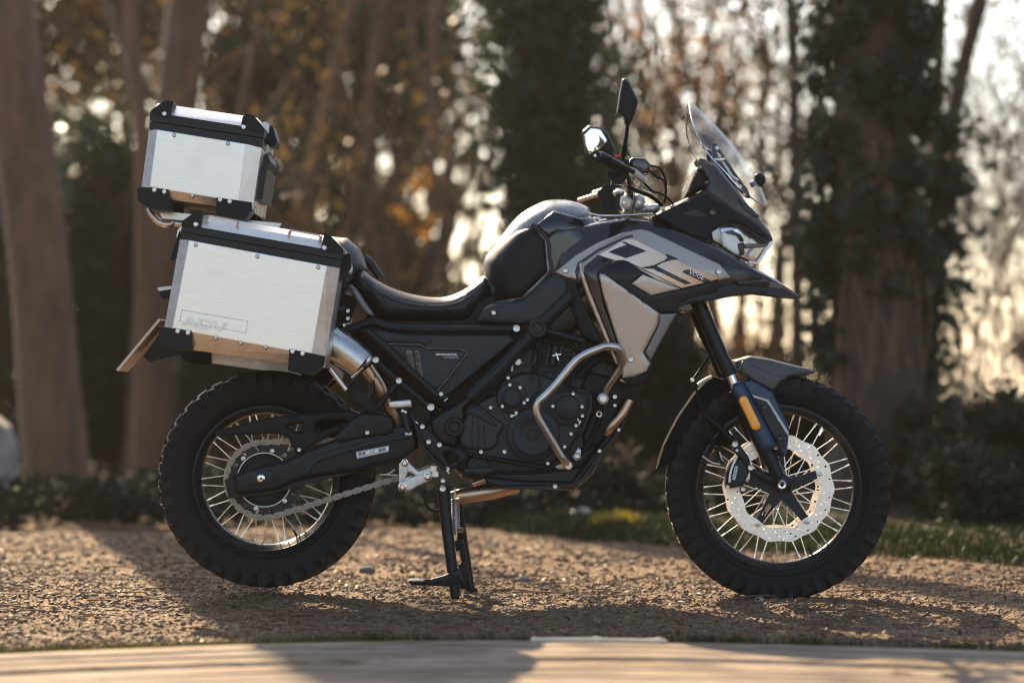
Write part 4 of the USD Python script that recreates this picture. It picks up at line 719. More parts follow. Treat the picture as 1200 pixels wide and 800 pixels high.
    for pts, r in (([(408, 508), (455, 520), (486, 575), (490, 650), (482, 700)], .0036), ([(320, 494), (370, 498), (430, 558), (478, 586), (492, 640)], .0040), ([(296, 618), (345, 640), (410, 666), (470, 712)], .0065), ([(378, 598), (420, 640), (480, 660), (530, 706)], .0036), ([(300, 560), (316, 600), (312, 680)], .0038)):
        obj(HB, 'control_cable', tube(smooth_path(P3(RK(pts), np.linspace(.20, .08, len(pts))), 4), r, 8), 'rubber', 50)
    obj(HB, 'cable_end', tb(RK, [(298, 478), (298, 492)], .24, .0045), 'chrome', 50)
    # ---- mirrors
    mo = RK([(56, 326), (88, 298), (150, 306), (192, 346), (226, 430), (220, 456), (180, 444), (140, 450), (92, 456), (74, 440)])
    MI = obj(B, 'mirror', pillow(mo, -.40, -.43 + .86 * 0 - .0, edge=4, drop=.01, grid=0) if False else pillow(mo, -.385, -.425, edge=4, drop=.012, grid=8), 'black_plastic', 40, label='mirror whose pale glass shows')
    def mg(x, y): return -.380 + .0 * x
    obj(MI, 'mirror_glass', pillow(RK([(66, 346), (100, 312), (150, 319), (186, 378), (136, 428), (92, 450), (73, 400)]), mg, -.40, edge=.6, drop=.001, grid=8), 'mirror_glass', 40)
    obj(MI, 'mirror_stem', tb(RK, [(212, 440), (232, 520), (210, 620)], [-.36, -.32, -.28], .007), 'satin_black', 50)
    M2 = obj(B, 'mirror', pillow(RK([(262, 56), (280, 50), (302, 70), (348, 172), (326, 250), (306, 292), (276, 292), (268, 250), (234, 234), (248, 130)]), .365, .325, edge=5, drop=.016, grid=8), 'black_plastic', 40, label='dark mirror seen from its back')
    obj(M2, 'mirror_stem', tb(RK, [(292, 286), (284, 360), (272, 420), (270, 450), (266, 500)], [.345, .33, .30, .28, .25], .0058), 'satin_black', 50)
    obj(M2, 'stem_joint', tb(RK, [(275, 405), (270, 452)], [.305, .28], .0095), 'black_plastic', 50)
    # ---- tail: plate, lamp, luggage rack
    a, b_ = P(186, 373, .10), P(136, 433, .10); d = (b_ - a) / np.linalg.norm(b_ - a); nn = np.array([-d[2], 0, d[0]])
    if nn[0] < 0: nn = -nn
    NP = obj(B, 'number_plate', hull([q + nn * t + np.array([0, y, 0]) for q in (a, b_) for t in (0, .008) for y in (0, .20)]), 'plate_face', False)
    obj(NP, 'plate_holder', hull([P(*x, w) for x in ((190, 386), (224, 392), (224, 412), (196, 412), (176, 424), (168, 418)) for w in (.05, -.05)]), 'black_plastic')
    TL = obj(B, 'tail_lamp', hull([P(*x, w) for x in ((185, 340), (215, 336), (218, 352), (190, 350)) for w in (.06, -.06)]), 'black_plastic')
    obj(TL, 'lamp_lens', hull([P(*x, w) for x in ((184, 337), (205, 334.5), (206, 338), (186, 341)) for w in (.062, -.062)]), 'white_print')
    obj(B, 'tail_section', hull([P(*x, w) for x in ((205, 330), (330, 318), (420, 350), (410, 378), (330, 372), (225, 392), (205, 385)) for w in (.12, -.12)]), 'black_plastic')
    LR = thing('luggage_rack', parent=B)
    obj(LR, 'rack_tube', tube(bend_path(P3([(205, 262), (235, 266), (330, 280), (392, 300), (410, 340)], .13), .04), .009, 12), 'steel', 50)
    obj(LR, 'rack_tube', tube(bend_path(P3([(205, 262), (235, 266), (330, 280), (392, 300), (410, 340)], -.13), .04), .009, 12), 'steel', 50)
    obj(LR, 'rack_plate', hull([P(*x, w) for x in ((186, 247), (330, 262), (326, 268), (190, 256)) for w in (.13, -.13)]), 'steel')
    obj(LR, 'rack_end', tube(smooth_path(P3([(173, 244), (178, 252), (188, 261), (198, 263), (204, 260)], .10), 4), [.006, .009, .011, .010, .006], 12), 'alu_frame', 50)
    obj(LR, 'rack_end', tube(smooth_path(P3([(173, 244), (178, 252), (188, 261), (198, 263), (204, 260)], -.10), 4), [.006, .009, .011, .010, .006], 12), 'alu_frame', 50)
    for w in (.22, -.22):
        obj(LR, 'pannier_rail', tube(bend_path(P3([(215, 300), (395, 330), (392, 412), (250, 392), (215, 300)], w), .04), .009, 10), 'satin_black', 50)
    obj(LR, 'rail_mount', pillow(RB([(935, 300), (1000, 320), (1030, 345), (1000, 360), (985, 460), (960, 560), (930, 640), (910, 700), (905, 640)]), .25, .19, edge=3, drop=.006, grid=0), 'black_plastic')
    obj(LR, 'rail_mount', pillow(RB([(930, 330), (1020, 350), (1005, 400), (960, 400)]), .27, .22, edge=3, drop=.006, grid=0), 'satin_black')
    obj(LR, 'rail_mount', pillow(RB([(930, 450), (1010, 470), (1000, 500), (940, 500)]), .27, .22, edge=3, drop=.006, grid=0), 'satin_black')
    bolts(LR, RB, [(1010, 488, 2.4, .275), (1010, 520, 2.4, .275), (995, 548, 2.0, .275)], .27)
    return B

# ---------------------------------------------------------------- luggage boxes
def prism(front, w0, w1, back=None):
    """Hull of an outline at offset w0 and the same or another outline at offset w1 (world x, z from the w0 positions)."""
    a = P3(front, w0); b = P3(back, w0) if back is not None else a.copy(); b = b.copy(); b[:, 1] = -w1
    return hull(np.vstack([a, b]))
def bevel_box(face, body, wf, wb, wback):
    """A box whose flat face stands proud: face outline at wf, body outline at wb with bevels between, extruded back to wback."""
    a, b = P3(face, wf), P3(body, wb); c = b.copy(); c[:, 1] = -wback
    return hull(np.vstack([a, b, c]))
def flip(m, s):
    return m if s > 0 else trimesh.Trimesh(m.vertices * (1, -1, 1), m.faces[:, ::-1], process=False)
def pannier(s, label):
    B = thing('side_pannier', label, 'pannier', loc=(0, 0, 0) if s > 0 else (-.012, 0, -.034))
    O = lambda par, n, m, mat, sm=20, **k: obj(par, n, flip(m, s), mat, sm, **k)
    wf, wb, wk = .485, .462, .265
    face = [(221.5, 281.5), (383, 311.5), (365, 416), (202, 385)]
    body = [(211, 280), (398, 314), (380, 431), (189, 405)]
    O(B, 'case_body', bevel_box(face, body, wf, wb, wk), 'alu_frame', False)
    O(B, 'face_panel', pillow(face, wf + .003, wf - .01, edge=1.4, drop=.0012, rnd=1.2, grid=0, holes=[]), 'alu_panel')
    # lid: black band, two aluminium bevels
    bu = [(213.5, 263), (402, 296.5), (398, 314.5), (211, 280.5)]
    O(B, 'lid_band', cat(prism([(213.6, 262.5), (402, 295.5), (400.3, 304), (212.4, 271)], wb + .012, wk - .006), prism([(212.2, 272), (400.2, 305), (398.4, 313.5), (211.2, 280.2)], wb + .009, wk - .004)), 'satin_black', False)
    l0, l1, l2 = [(214.5, 263.5), (401.5, 296)], [(238, 255), (381, 280)], [(243, 250), (381, 274)]
    a = np.vstack([P3([(222, 264), (397, 295)], wb + .006), P3([(224, 256), (395.5, 285)], wb - .012), P3([(228, 250), (392, 278)], wb - .055)]); b = a.copy(); b[:, 1] = -(wk + .012); b[2:4, 1] = -(wk + .02); b[4:, 1] = -(wk + .05)
    O(B, 'lid_top', hull(np.vstack([a, b])), 'alu_panel', False)
    for k, (c0, c1) in enumerate((([(212, 264.5), (214, 258.5), (226, 250), (237.5, 247), (236.8, 253), (235, 268.4)], 0), ([(376, 293.6), (378.5, 280), (381, 272.5), (388, 277), (402.5, 292), (402.4, 298.4)], 0))):
        O(B, 'lid_corner', prism(c0, wb + .0155, wk - .004, [(x, y) for x, y in c0]), 'black_plastic', False)
    for c0 in ([(186.5, 384), (192, 383), (224.5, 387.5), (225, 411), (206, 410), (190, 406), (185, 398)], [(339, 408.7), (381, 417), (379, 428), (366, 440), (337.5, 433)]):
        O(B, 'corner_cap', prism(c0, wf + .006, wb - .06), 'black_plastic', False)
        O(B, 'corner_cap', prism([(x, y + 1) for x, y in c0], wk + .05, wk - .004), 'black_plastic', False)
    for x, y in ((362, 208), (625, 256), (884, 303), (447, 604), (553, 624), (660, 643)):
        px, py = RB([(x, y)])[0]; O(B, 'rivet', lathe([(0, wf + .0065), (.004, wf + .006), (.0068, wf + .003), (.007, wf)][::-1], ctr(px, py, wf), 12), 'steel', 40)
    for x, y in ((363, 121), (911, 221), (286, 575), (330, 581), (775, 661), (818, 670)):
        px, py = RB([(x, y)])[0]; O(B, 'rivet', lathe([(0, wf + .0125), (.006, wf + .012), (.0082, wf + .008), (.008, wf - .02)][::-1], ctr(px, py, wf), 12), 'bolt_steel', 40)
    em = RB([(300, 481), (586, 530), (577, 584), (292, 534)])
    ring = list(Polygon(em).buffer(-1.3, join_style=2).exterior.coords)
    O(B, 'embossed_frame', pillow(em, wf + .0044, wf, edge=.5, drop=.0015, rnd=.3, grid=0, holes=[ring]), 'alu_panel', 20)
    O(B, 'embossed_lettering', text_on('ADV', *RB([(300, 544)])[0], wf + .003, 9.8, 10, True, .0045, 1.75), 'alu_frame', False)
    for x0 in (408, 760):
        h0 = RB([(x0, 98 + (x0 - 408) * .178), (x0 + 132, 121 + (x0 - 408) * .178)]); up = -4.6
        pts = [(h0[0][0], h0[0][1]), (h0[0][0] + 1.5, h0[0][1] + up), (h0[1][0] - .5, h0[1][1] + up), (h0[1][0], h0[1][1])]
        HN = O(B, 'lid_handle', tube(bend_path(P3(pts, [wb - .004, wb + .002, wb + .002, wb - .004]), .006, 3), .0022, 8), 'bronze_strip', 50)
        for q in (h0[0], h0[1]):
            O(HN, 'handle_hinge', tube(P3([(q[0] - .8, q[1] + 3), (q[0] + 1.2, q[1] - 3)], [wb + .002, wb - .012]), .0044, 8), 'bronze_strip', 50)
    O(B, 'latch', hull([P(*x, w) for x in ((211, 268), (204, 290), (199, 304), (203, 306), (209, 300), (213, 282)) for w in (.40, .32)]), 'black_plastic')
    O(B, 'latch_hook', hull([P(*x, w) for x in ((213, 264), (208, 270), (207, 278), (211, 278)) for w in (.40, .32)]), 'alu_frame')
    O(B, 'latch', hull([P(*x, w) for x in ((398, 300), (410, 296), (412, 312), (404, 330), (398, 326)) for w in (.40, .32)]), 'black_plastic')
    O(B, 'latch_hook', hull([P(*x, w) for x in ((402, 290), (410, 300), (413, 316), (409, 320), (404, 306)) for w in (.395, .325)]), 'cast_silver')
    return B
def top_box():
    B = thing('top_box', 'small brushed aluminium top box with black corners above the rear of the motorcycle', 'top box')
    wf, wb, wk = .205, .190, -.205
    face = RA([(214, 207), (560, 263), (530, 489), (185, 431)])
    body = RA([(183, 205), (622, 277), (585, 526), (148, 462)])
    a, b = P3(face, wf), P3(body, wb); c = b.copy(); c[:, 1] *= -1; d = a.copy(); d[:, 1] *= -1
    obj(B, 'case_body', hull(np.vstack([a, b, c, d])), 'alu_frame', False)
    obj(B, 'face_panel', pillow(face, wf + .003, wf - .01, edge=1.4, drop=.0012, rnd=1.0, grid=0), 'alu_panel')
    obj(B, 'lid_band', cat(prism(RA([(187, 138), (634, 206), (629, 238), (185, 172)]), wb + .010, -wb - .010), prism(RA([(184.5, 176), (629, 242), (624, 276), (182, 207)]), wb + .008, -wb - .008)), 'satin_black', False)
    e0, e1, e2 = P3(RA([(196, 140), (626, 205)]), wb + .004), P3(RA([(205, 128), (618, 186)]), wb - .014), P3(RA([(215, 103), (604, 160)]), wb - .055)
    aa = np.vstack([e0, e1, e2]); bb = aa * (1, -1, 1)
    obj(B, 'lid_top', hull(np.vstack([aa, bb])), 'alu_panel', False)
    for c0 in (RA([(187, 142), (190, 132), (222, 108), (250, 92), (276, 96), (278, 104), (262, 166)]), RA([(538, 208), (548, 156), (562, 146), (590, 150), (614, 180), (634, 204), (632, 222)])):
        obj(B, 'lid_corner', prism(c0, wb + .0125, wb - .07), 'black_plastic', False)
        obj(B, 'lid_corner', flip(prism(c0, wb + .0125, wb - .07), -1), 'black_plastic', False)
    for c0 in (RA([(136, 440), (148, 430), (258, 441), (261, 523), (200, 520), (150, 495), (137, 478)]), RA([(446, 471), (582, 490), (584, 522), (556, 558), (444, 540)])):
        obj(B, 'corner_cap', prism(c0, wf + .005, wb - .07), 'black_plastic', False)
        obj(B, 'corner_cap', flip(prism(c0, wf + .005, wb - .07), -1), 'black_plastic', False)
    for x, y in ((281, 229), (491, 262), (352, 466)):
        px, py = RA([(x, y)])[0]; obj(B, 'rivet', lathe([(0, wf + .0065), (.004, wf + .006), (.0068, wf + .003), (.007, wf)][::-1], ctr(px, py, wf), 12), 'steel', 40)
    for x, y in ((243, 146), (553, 198), (204, 443), (243, 450), (461, 481), (498, 488)):
        px, py = RA([(x, y)])[0]; obj(B, 'rivet', lathe([(0, wf + .010), (.006, wf + .0095), (.0082, wf + .006), (.008, wf - .03)][::-1], ctr(px, py, wf), 12), 'bolt_steel', 40)
    # back rest cushions and latch on the front face of the box
    Fq = lambda pts, w0, w1: prism(RA(pts), w0, w1)
    obj(B, 'back_rest', Fq([(622, 345), (596, 352), (590, 462), (600, 478), (624, 482), (644, 360)], .135, -.135), 'vinyl', 20)
    obj(B, 'back_rest', Fq([(622, 308), (606, 345), (642, 362), (656, 330), (646, 300)], .10, -.10), 'vinyl', 20)
    obj(B, 'lid_latch', Fq([(630, 205), (644, 186), (666, 194), (682, 250), (674, 272), (642, 250)], .06, -.06), 'black_plastic', 20)
    obj(B, 'latch_plate', Fq([(616, 180), (640, 176), (652, 190), (646, 240), (628, 260)], .08, -.08), 'cast_silver', 20)
    obj(B, 'latch_plate', Fq([(634, 258), (650, 268), (650, 290), (640, 300), (628, 284)], .07, -.07), 'cast_silver', 20)
    for k, w in enumerate((-.15, -.08, 0, .08, .15)):
        q = P(*RA([(592, 520)])[0], w); obj(B, 'rivet', trimesh.creation.icosphere(subdivisions=1, radius=.005).apply_translation(q + np.array([.004, 0, .01])), 'bolt_steel', True)
    return B

# ---------------------------------------------------------------- the place: ground, edging, woodland
def at(px, D, py=None):                                             # a point of the world seen at px, D metres from the camera
    return np.array([(px - 600) * D / FPX, D - D0, 0.0 if py is None else CAM_H - (py - HORIZON) * D / FPX])
def grid_sheet(xs, ys, zf):
    X, Y = np.meshgrid(xs, ys); Z = zf(X, Y); nx = len(xs)
    i, j = np.meshgrid(np.arange(len(ys) - 1), np.arange(nx - 1), indexing='ij'); a = i * nx + j
    return np.stack([X, Y, Z], -1).reshape(-1, 3), np.stack([a, a + 1, a + nx + 1, a + nx], -1).reshape(-1, 4)
def gravelM(name, cols, scale=1.0, bump=0.9):
    MATS[name] = usdkit.material(stage, '/World/Looks/' + name, {
        'tc': ('texture_coordinate', {}),
        'n1': ('noise_texture', {'scale': 3.4 * scale, 'detail': 6.0, 'roughness': 0.65}), 'n2': ('noise_texture', {'scale': 38. * scale, 'detail': 5.0, 'roughness': 0.7}),
        'v': ('voronoi_texture', {'scale': 150. * scale, 'randomness': 1.0}), 'v2': ('voronoi_texture', {'scale': 45. * scale}),
        'vb': ('rgb_to_bw', {}), 'r1': ('rgb_ramp', {'ramp': [(0.36, cols[0]), (0.50, cols[1]), (0.64, cols[2])]}), 'r2': ('rgb_ramp', {'ramp': [(0.1, cols[3]), (0.5, cols[1]), (0.95, cols[4])]}),
        'mx': ('mix_color', {'fac': 0.55}), 'r3': ('rgb_ramp', {'ramp': [(0.38, (0.35, 0.33, 0.30)), (0.6, (1.1, 1.08, 1.05))]}),
        'ml': ('mix_color', {'blend_type': 'multiply', 'fac': 0.8, 'use_clamp': False}),
        'h': ('math', {'math_type': 'multiply_add', 'value2': 0.6}), 'b': ('bump', {'strength': bump, 'distance': 0.008}),
        'p': ('principled_bsdf', {'roughness': 0.88, 'specular_ior_level': 0.12})},
        [('tc.object', 'n1.vector'), ('tc.object', 'n2.vector'), ('tc.object', 'v.vector'), ('tc.object', 'v2.vector'), ('n1.fac', 'r1.fac'), ('v.color', 'vb.color'), ('vb.val', 'r2.fac'),
         ('r1.color', 'mx.a'), ('r2.color', 'mx.b'), ('n2.fac', 'r3.fac'), ('mx.result', 'ml.a'), ('r3.color', 'ml.b'), ('ml.result', 'p.base_color'),
         ('v.distance', 'h.value1'), ('n2.fac', 'h.value3'), ('h.value', 'b.height'), ('b.normal', 'p.normal')], surface='p.BSDF')
gravelM('gravel', [(0.040, 0.025, 0.015), (0.185, 0.117, 0.068), (0.38, 0.262, 0.162), (0.034, 0.022, 0.014), (0.56, 0.41, 0.265)])
gravelM('unseen_yard', [(0.16, 0.13, 0.10), (0.26, 0.21, 0.165), (0.33, 0.27, 0.21), (0.14, 0.11, 0.08), (0.42, 0.35, 0.28)])
gravelM('soil', [(0.035, 0.027, 0.018), (0.06, 0.045, 0.028), (0.09, 0.07, 0.035), (0.03, 0.025, 0.015), (0.10, 0.075, 0.045)])
MATS['weathered_board'] = usdkit.material(stage, '/World/Looks/weathered_board', {
    'tc': ('texture_coordinate', {}), 'mp': ('mapping', {'scale': (2.0, 12, 8)}), 'mp2': ('mapping', {'scale': (1.2, 3, 3)}), 'n': ('noise_texture', {'scale': 3.2, 'detail': 8.0, 'roughness': 0.65, 'distortion': 0.6}), 'n2': ('noise_texture', {'scale': 2.0, 'detail': 5.0}),
    'r': ('rgb_ramp', {'ramp': [(0.34, (0.11, 0.084, 0.060)), (0.5, (0.26, 0.203, 0.148)), (0.66, (0.40, 0.318, 0.238))]}), 'r2': ('rgb_ramp', {'ramp': [(0.35, (0.6, 0.56, 0.5)), (0.6, (1, 1, 1))]}),
    'm': ('mix_color', {'blend_type': 'multiply', 'fac': 0.8}), 'b': ('bump', {'strength': 0.5, 'distance': 0.004}), 'p': ('principled_bsdf', {'roughness': 0.85, 'specular_ior_level': 0.08})},
    [('tc.object', 'mp.vector'), ('tc.object', 'mp2.vector'), ('mp.vector', 'n.vector'), ('mp2.vector', 'n2.vector'), ('n.fac', 'r.fac'), ('n2.fac', 'r2.fac'), ('r.color', 'm.a'), ('r2.color', 'm.b'), ('m.result', 'p.base_color'), ('n.fac', 'b.height'), ('b.normal', 'p.normal')], surface='p.BSDF')
M('pale_stone', (0.22, 0.195, 0.17), 0.8, var=0.2, scale=9, bump=0.4, bscale=40)
M('stone_band', (0.12, 0.11, 0.10), 0.8, var=0.2, scale=9)
M('roof_tile', (0.10, 0.055, 0.040), 0.8, var=0.25, scale=3)
M('house_wall', (0.42, 0.33, 0.27), 0.85, var=0.12, scale=2)
M('window_dark', (0.03, 0.035, 0.04), 0.1)

rng = np.random.default_rng(11)
def dz(X, Y):
    p = np.stack([X, Y, 0 * X], -1)
    z = .030 * (meshkit.fbm(p * 1.1, 3, 5) - .5) + .012 * (meshkit.fbm(p * 7.0, 3, 9) - .5) + .006 * np.maximum(0, meshkit.fbm(p * 34, 2, 4) - .5)
    rut = np.exp(-((X - .83) ** 2 + (Y) ** 2) / .08) + np.exp(-((X + .16) ** 2 + Y ** 2) / .05)
    return z * (1 - .8 * np.clip(rut, 0, 1)) + .002
obj('/World', 'ground', grid_sheet(np.array([-400, -60, -14, 14, 60, 400.]), np.array([-60, -8, 3.0, 8, 40, 900.]), lambda X, Y: 0 * X - .028), 'soil', False, kind='structure')
xs = np.unique(np.round(np.concatenate([np.linspace(-12, -2.8, 46), np.arange(-2.8, 2.8, .0175), np.linspace(2.8, 12, 46)]), 4))
ys = np.unique(np.round(np.concatenate([np.arange(-2.2, 1.6, .0175), np.arange(1.6, 4.7, .06)]), 4))
obj('/World', 'driveway', grid_sheet(xs, ys, dz), 'gravel', True, kind='structure')
# curved edging of two concentric weathered boards, and the yard inside the curve
kx, ky, R0 = .04, -1.49 - 3.0, 3.0
def arc_board(r1, r0, z0, z1, a0, a1, n=60):
    a = np.radians(np.linspace(a0, a1, n)); prof = [(r0, z0), (r0, z1 - .006), (r0 + .006, z1), (r1 - .006, z1), (r1, z1 - .006), (r1, z0)]
    V = np.array([[(kx + r * math.sin(t), ky + r * math.cos(t), z + .002 * math.sin(9 * t + r * 5)) for r, z in prof] for t in a]); k = len(prof)
    i, j = np.meshgrid(np.arange(n - 1), np.arange(k), indexing='ij'); j2 = (j + 1) % k
    F = np.stack([i * k + j, (i + 1) * k + j, (i + 1) * k + j2, i * k + j2], -1).reshape(-1, 4)
    return V.reshape(-1, 3), F[:, ::-1]
KB = thing('kerb', parent='/World', kind='structure')
obj(KB, 'board', arc_board(R0, R0 - .388, -.05, .021, -52, 52), 'weathered_board', 30)
obj(KB, 'board', arc_board(R0 - .396, R0 - .93, -.05, .014, -58, 58), 'weathered_board', 30)
for r in (R0 - .15, R0 - .27, R0 - .56, R0 - .70):
    a_ = np.radians(np.linspace(-45, 45, 60)); top = (.021 if r > R0 - .39 else .014)
    obj(f'{KB}/board' if r > R0 - .39 else f'{KB}/board_001', 'groove', tube(np.stack([kx + (r + .006 * np.sin(a_ * 23)) * np.sin(a_), ky + (r + .006 * np.sin(a_ * 23)) * np.cos(a_), 0 * a_ + top - .001], -1), .0042, 6), 'stone_band', True)
obj('/World', 'unseen_yard', grid_sheet(np.linspace(-25, 25, 30), np.linspace(-25, -2.3, 26), lambda X, Y: 0 * X - .012), 'unseen_yard', True, kind='structure')  # out of view; pale tan so it bounces warm light onto the bike
sl = at(622, 6.06); s2 = at(782, 6.03)
obj('/World', 'slat', tube([sl + (s2 - sl) * t + (0, .010 * math.sin(t * 3), .026) for t in (0, .02, .04, .2, .44, .48, .52, .8, .9, .94, 1)], [.004, .009, .006, .0065, .006, .010, .006, .005, .006, .010, .003], 6), 'plate_face', 40, label='thin pale strip of wood lying on the edge of the weathered kerb boards', cat='slat')

# ---- loose gravel, leaves, twigs (uncountable)
def instancer(name, protos, pos, scl, quat, idx):
    pi = UsdGeom.PointInstancer.Define(stage, '/World/' + name); paths = []
    for k, (m, mt) in enumerate(protos):
        pth = f'/World/{name}/kinds/{name}_kind_{k}'; usdkit.mesh(stage, pth, m, MATS[mt], smooth=False); paths.append(Sdf.Path(pth))
    pi.CreatePrototypesRel().SetTargets(paths)
    pi.CreatePositionsAttr(Vt.Vec3fArray.FromNumpy(pos.astype(np.float32))); pi.CreateScalesAttr(Vt.Vec3fArray.FromNumpy(scl.astype(np.float32)))
    pi.CreateOrientationsAttr(Vt.QuathArray([Gf.Quath(float(q[0]), float(q[1]), float(q[2]), float(q[3])) for q in quat])); pi.CreateProtoIndicesAttr(Vt.IntArray.FromNumpy(idx.astype(np.int32)))
    tag(pi, kind='stuff'); return pi
def stones_mesh(n, xr, yr, smin, smax, seed, name):
    r = np.random.default_rng(seed); base = trimesh.creation.icosphere(subdivisions=0)
    bv, bf = np.array(base.vertices), np.array(base.faces); nv = len(bv)
    x = r.uniform(*xr, n); y = r.uniform(*yr, n); s = smin + (smax - smin) * r.random(n) ** 3
    keep = np.hypot(x - kx, y - ky) > R0 + .01; x, y, s = x[keep], y[keep], s[keep]; n = len(x)
    z = dz(x, y)
    q = r.normal(size=(n, 4)); q /= np.linalg.norm(q, axis=1, keepdims=True); w, a, b, c = q.T
    Rm = np.stack([1 - 2 * (b * b + c * c), 2 * (a * b - w * c), 2 * (a * c + w * b), 2 * (a * b + w * c), 1 - 2 * (a * a + c * c), 2 * (b * c - w * a), 2 * (a * c - w * b), 2 * (b * c + w * a), 1 - 2 * (a * a + b * b)], -1).reshape(n, 3, 3)
    V = bv[None] * (1 + .35 * r.normal(size=(n, nv, 1))) * r.uniform(.6, 1.2, (n, 1, 3))
    V = np.einsum('nij,nkj->nki', Rm, V) * s[:, None, None] * (1, 1, .62) + np.stack([x, y, z + s * .22], -1)[:, None]
    F = bf[None] + (np.arange(n) * nv)[:, None, None]
    obj('/World', name, trimesh.Trimesh(V.reshape(-1, 3), F.reshape(-1, 3), process=False), 'pebble', False, kind='stuff')
stones_mesh(34000, (-1.95, 1.95), (-2.0, .9), .0025, .011, 3, 'gravel')
stones_mesh(9000, (-2.4, 2.4), (.9, 3.4), .004, .016, 4, 'gravel')
def quads(c, u, v, fold=0.0):                                        # leaf: base, side, tip, side
    n = np.cross(u, v); n /= np.maximum(np.linalg.norm(n, axis=1, keepdims=True), 1e-9); L = np.linalg.norm(v, axis=1, keepdims=True)
    V = np.stack([c - u * .5, c - v * .5 + n * fold * L, c + u * .5, c + v * .5 + n * fold * L], 1).reshape(-1, 3)
    return V, np.arange(len(V)).reshape(-1, 4)
def rand_leaves(c, size, r, ratio=.55, flat=0.0, fold=.12):
    n = len(c); u = r.normal(size=(n, 3)); u[:, 2] *= (1 - flat); u /= np.linalg.norm(u, axis=1, keepdims=True)
    t = r.normal(size=(n, 3)); t[:, 2] *= (1 - flat); v = np.cross(np.cross(u, t) * (1 - flat) + np.array([0, 0, flat]), u); v /= np.maximum(np.linalg.norm(v, axis=1, keepdims=True), 1e-9)
    s = size * r.uniform(.6, 1.3, (n, 1)); return quads(c, u * s, v * s * ratio, fold)
def litter(n, xr, yr, seed):
    r = np.random.default_rng(seed); x, y = r.uniform(*xr, n), r.uniform(*yr, n); k = np.hypot(x - kx, y - ky) > R0 + .02; x, y = x[k], y[k]
    return np.stack([x, y, dz(x, y) + .008], -1), r
c_, r_ = litter(1700, (-2.2, 2.2), (-1.8, 3.2), 21)
obj('/World', 'fallen_leaves', rand_leaves(c_, .024, r_, .55, .7, .2), 'dead_leaf', False, kind='stuff')
c_, r_ = litter(420, (-2.0, 2.0), (-1.8, 2.4), 22); tw = []
for p in c_:
    a = r_.uniform(-.5, .5) + (0 if r_.random() < .8 else 1.3); L = r_.uniform(.03, .16); d = np.array([math.cos(a), math.sin(a), 0]); o = np.array([0, 0, .002])
    tw.append(tube([p - d * L / 2, p + np.array([-d[1], d[0], 0]) * L * .1 + o, p + d * L / 2], r_.uniform(.0012, .0032), 5))
obj('/World', 'twigs', cat(*tw), 'vine_wood', True, kind='stuff')
def blades(c, h, r, w=.004, lean=.6):
    n = len(c); a = r.uniform(0, 2 * np.pi, n); d = np.stack([np.cos(a), np.sin(a), 0 * a], -1); hh = (h * r.uniform(.4, 1.2, n))[:, None]
    s = np.stack([-d[:, 1], d[:, 0], 0 * a], -1) * w; l = d * hh * lean * r.uniform(0, 1, (n, 1)); up = np.array([0, 0, 1.0])
    V = np.stack([c - s, c + s, c + s * .6 + l * .4 + up * hh * .6, c - s * .6 + l * .4 + up * hh * .6, c + l + up * hh * .95], 1).reshape(-1, 3); b = (np.arange(n) * 5)[:, None]
    return trimesh.Trimesh(V, np.vstack([b + [0, 1, 2], b + [0, 2, 3], b + [3, 2, 4]]), process=False)
def edge_moss(n, seed, a0, a1, dr, h, name, m):
    r = np.random.default_rng(seed); cen = np.radians(r.uniform(a0, a1, n // 22)); t = np.repeat(cen, 22) + r.normal(0, .006, n // 22 * 22); d = R0 + .012 + np.abs(r.normal(0, dr, len(t)))
    c = np.stack([kx + d * np.sin(t), ky + d * np.cos(t), 0 * t], -1); c[:, 2] = dz(c[:, 0], c[:, 1]) - .002
    obj('/World', name, blades(c, h, r, .0018), m, False, kind='stuff')
edge_moss(4200, 31, -40, 40, .07, .022, 'moss', 'moss')
edge_moss(3400, 32, -26, -8, .075, .018, 'moss', 'moss')
edge_moss(1800, 33, -8, 32, .06, .035, 'grass', 'grass_blade')
# ---- grass verge on the far side
def verge_y(x): return np.interp(x, [-1.2, -.25, 0, .655, 1.44, 1.84, 4.0, 12.0], [5.2, 4.0, 3.15, 2.35, 1.80, 1.25, .9, .9])
r_ = np.random.default_rng(41); x = np.concatenate([r_.uniform(-.25, 3.2, 18000)]); y = verge_y(x) + np.abs(r_.normal(0, .8, len(x))) - .05 * r_.random(len(x))
vx = np.linspace(-.3, 12, 90); vt = np.linspace(0, 1, 16)
VV = np.array([[(X, verge_y(X) + T * 6, -.02 + .075 * min(1, T * 16) ** .6 + .02 * math.sin(X * 7 + T * 9)) for X in vx] for T in vt]); nvx = len(vx)
i, j = np.meshgrid(np.arange(len(vt) - 1), np.arange(nvx - 1), indexing='ij'); a = i * nvx + j
obj('/World', 'verge', (VV.reshape(-1, 3), np.stack([a, a + 1, a + nvx + 1, a + nvx], -1).reshape(-1, 4)), 'soil', True, kind='structure')
vz = lambda x, y: -.02 + .075 * np.clip((y - verge_y(x)) / 6 * 16, 0, 1) ** .6
obj('/World', 'grass', blades(np.stack([x, y, vz(x, y)], -1), .045, r_, .004), 'grass_blade', False, kind='stuff')
c0 = at(722, 10.6); t = r_.uniform(0, 1, 260); ang = math.pi * t
c = np.stack([c0[0] + .11 * np.cos(ang) + r_.normal(0, .02, 260), c0[1] + r_.normal(0, .05, 260), .0 + .085 * np.sin(ang)], -1)
obj('/World', 'grass_tuft', blades(c, .055, r_, .0035), 'yellow_grass', False, label='arching tuft of yellow green grass on the verge behind the front wheel', cat='grass tuft', kind='stuff')

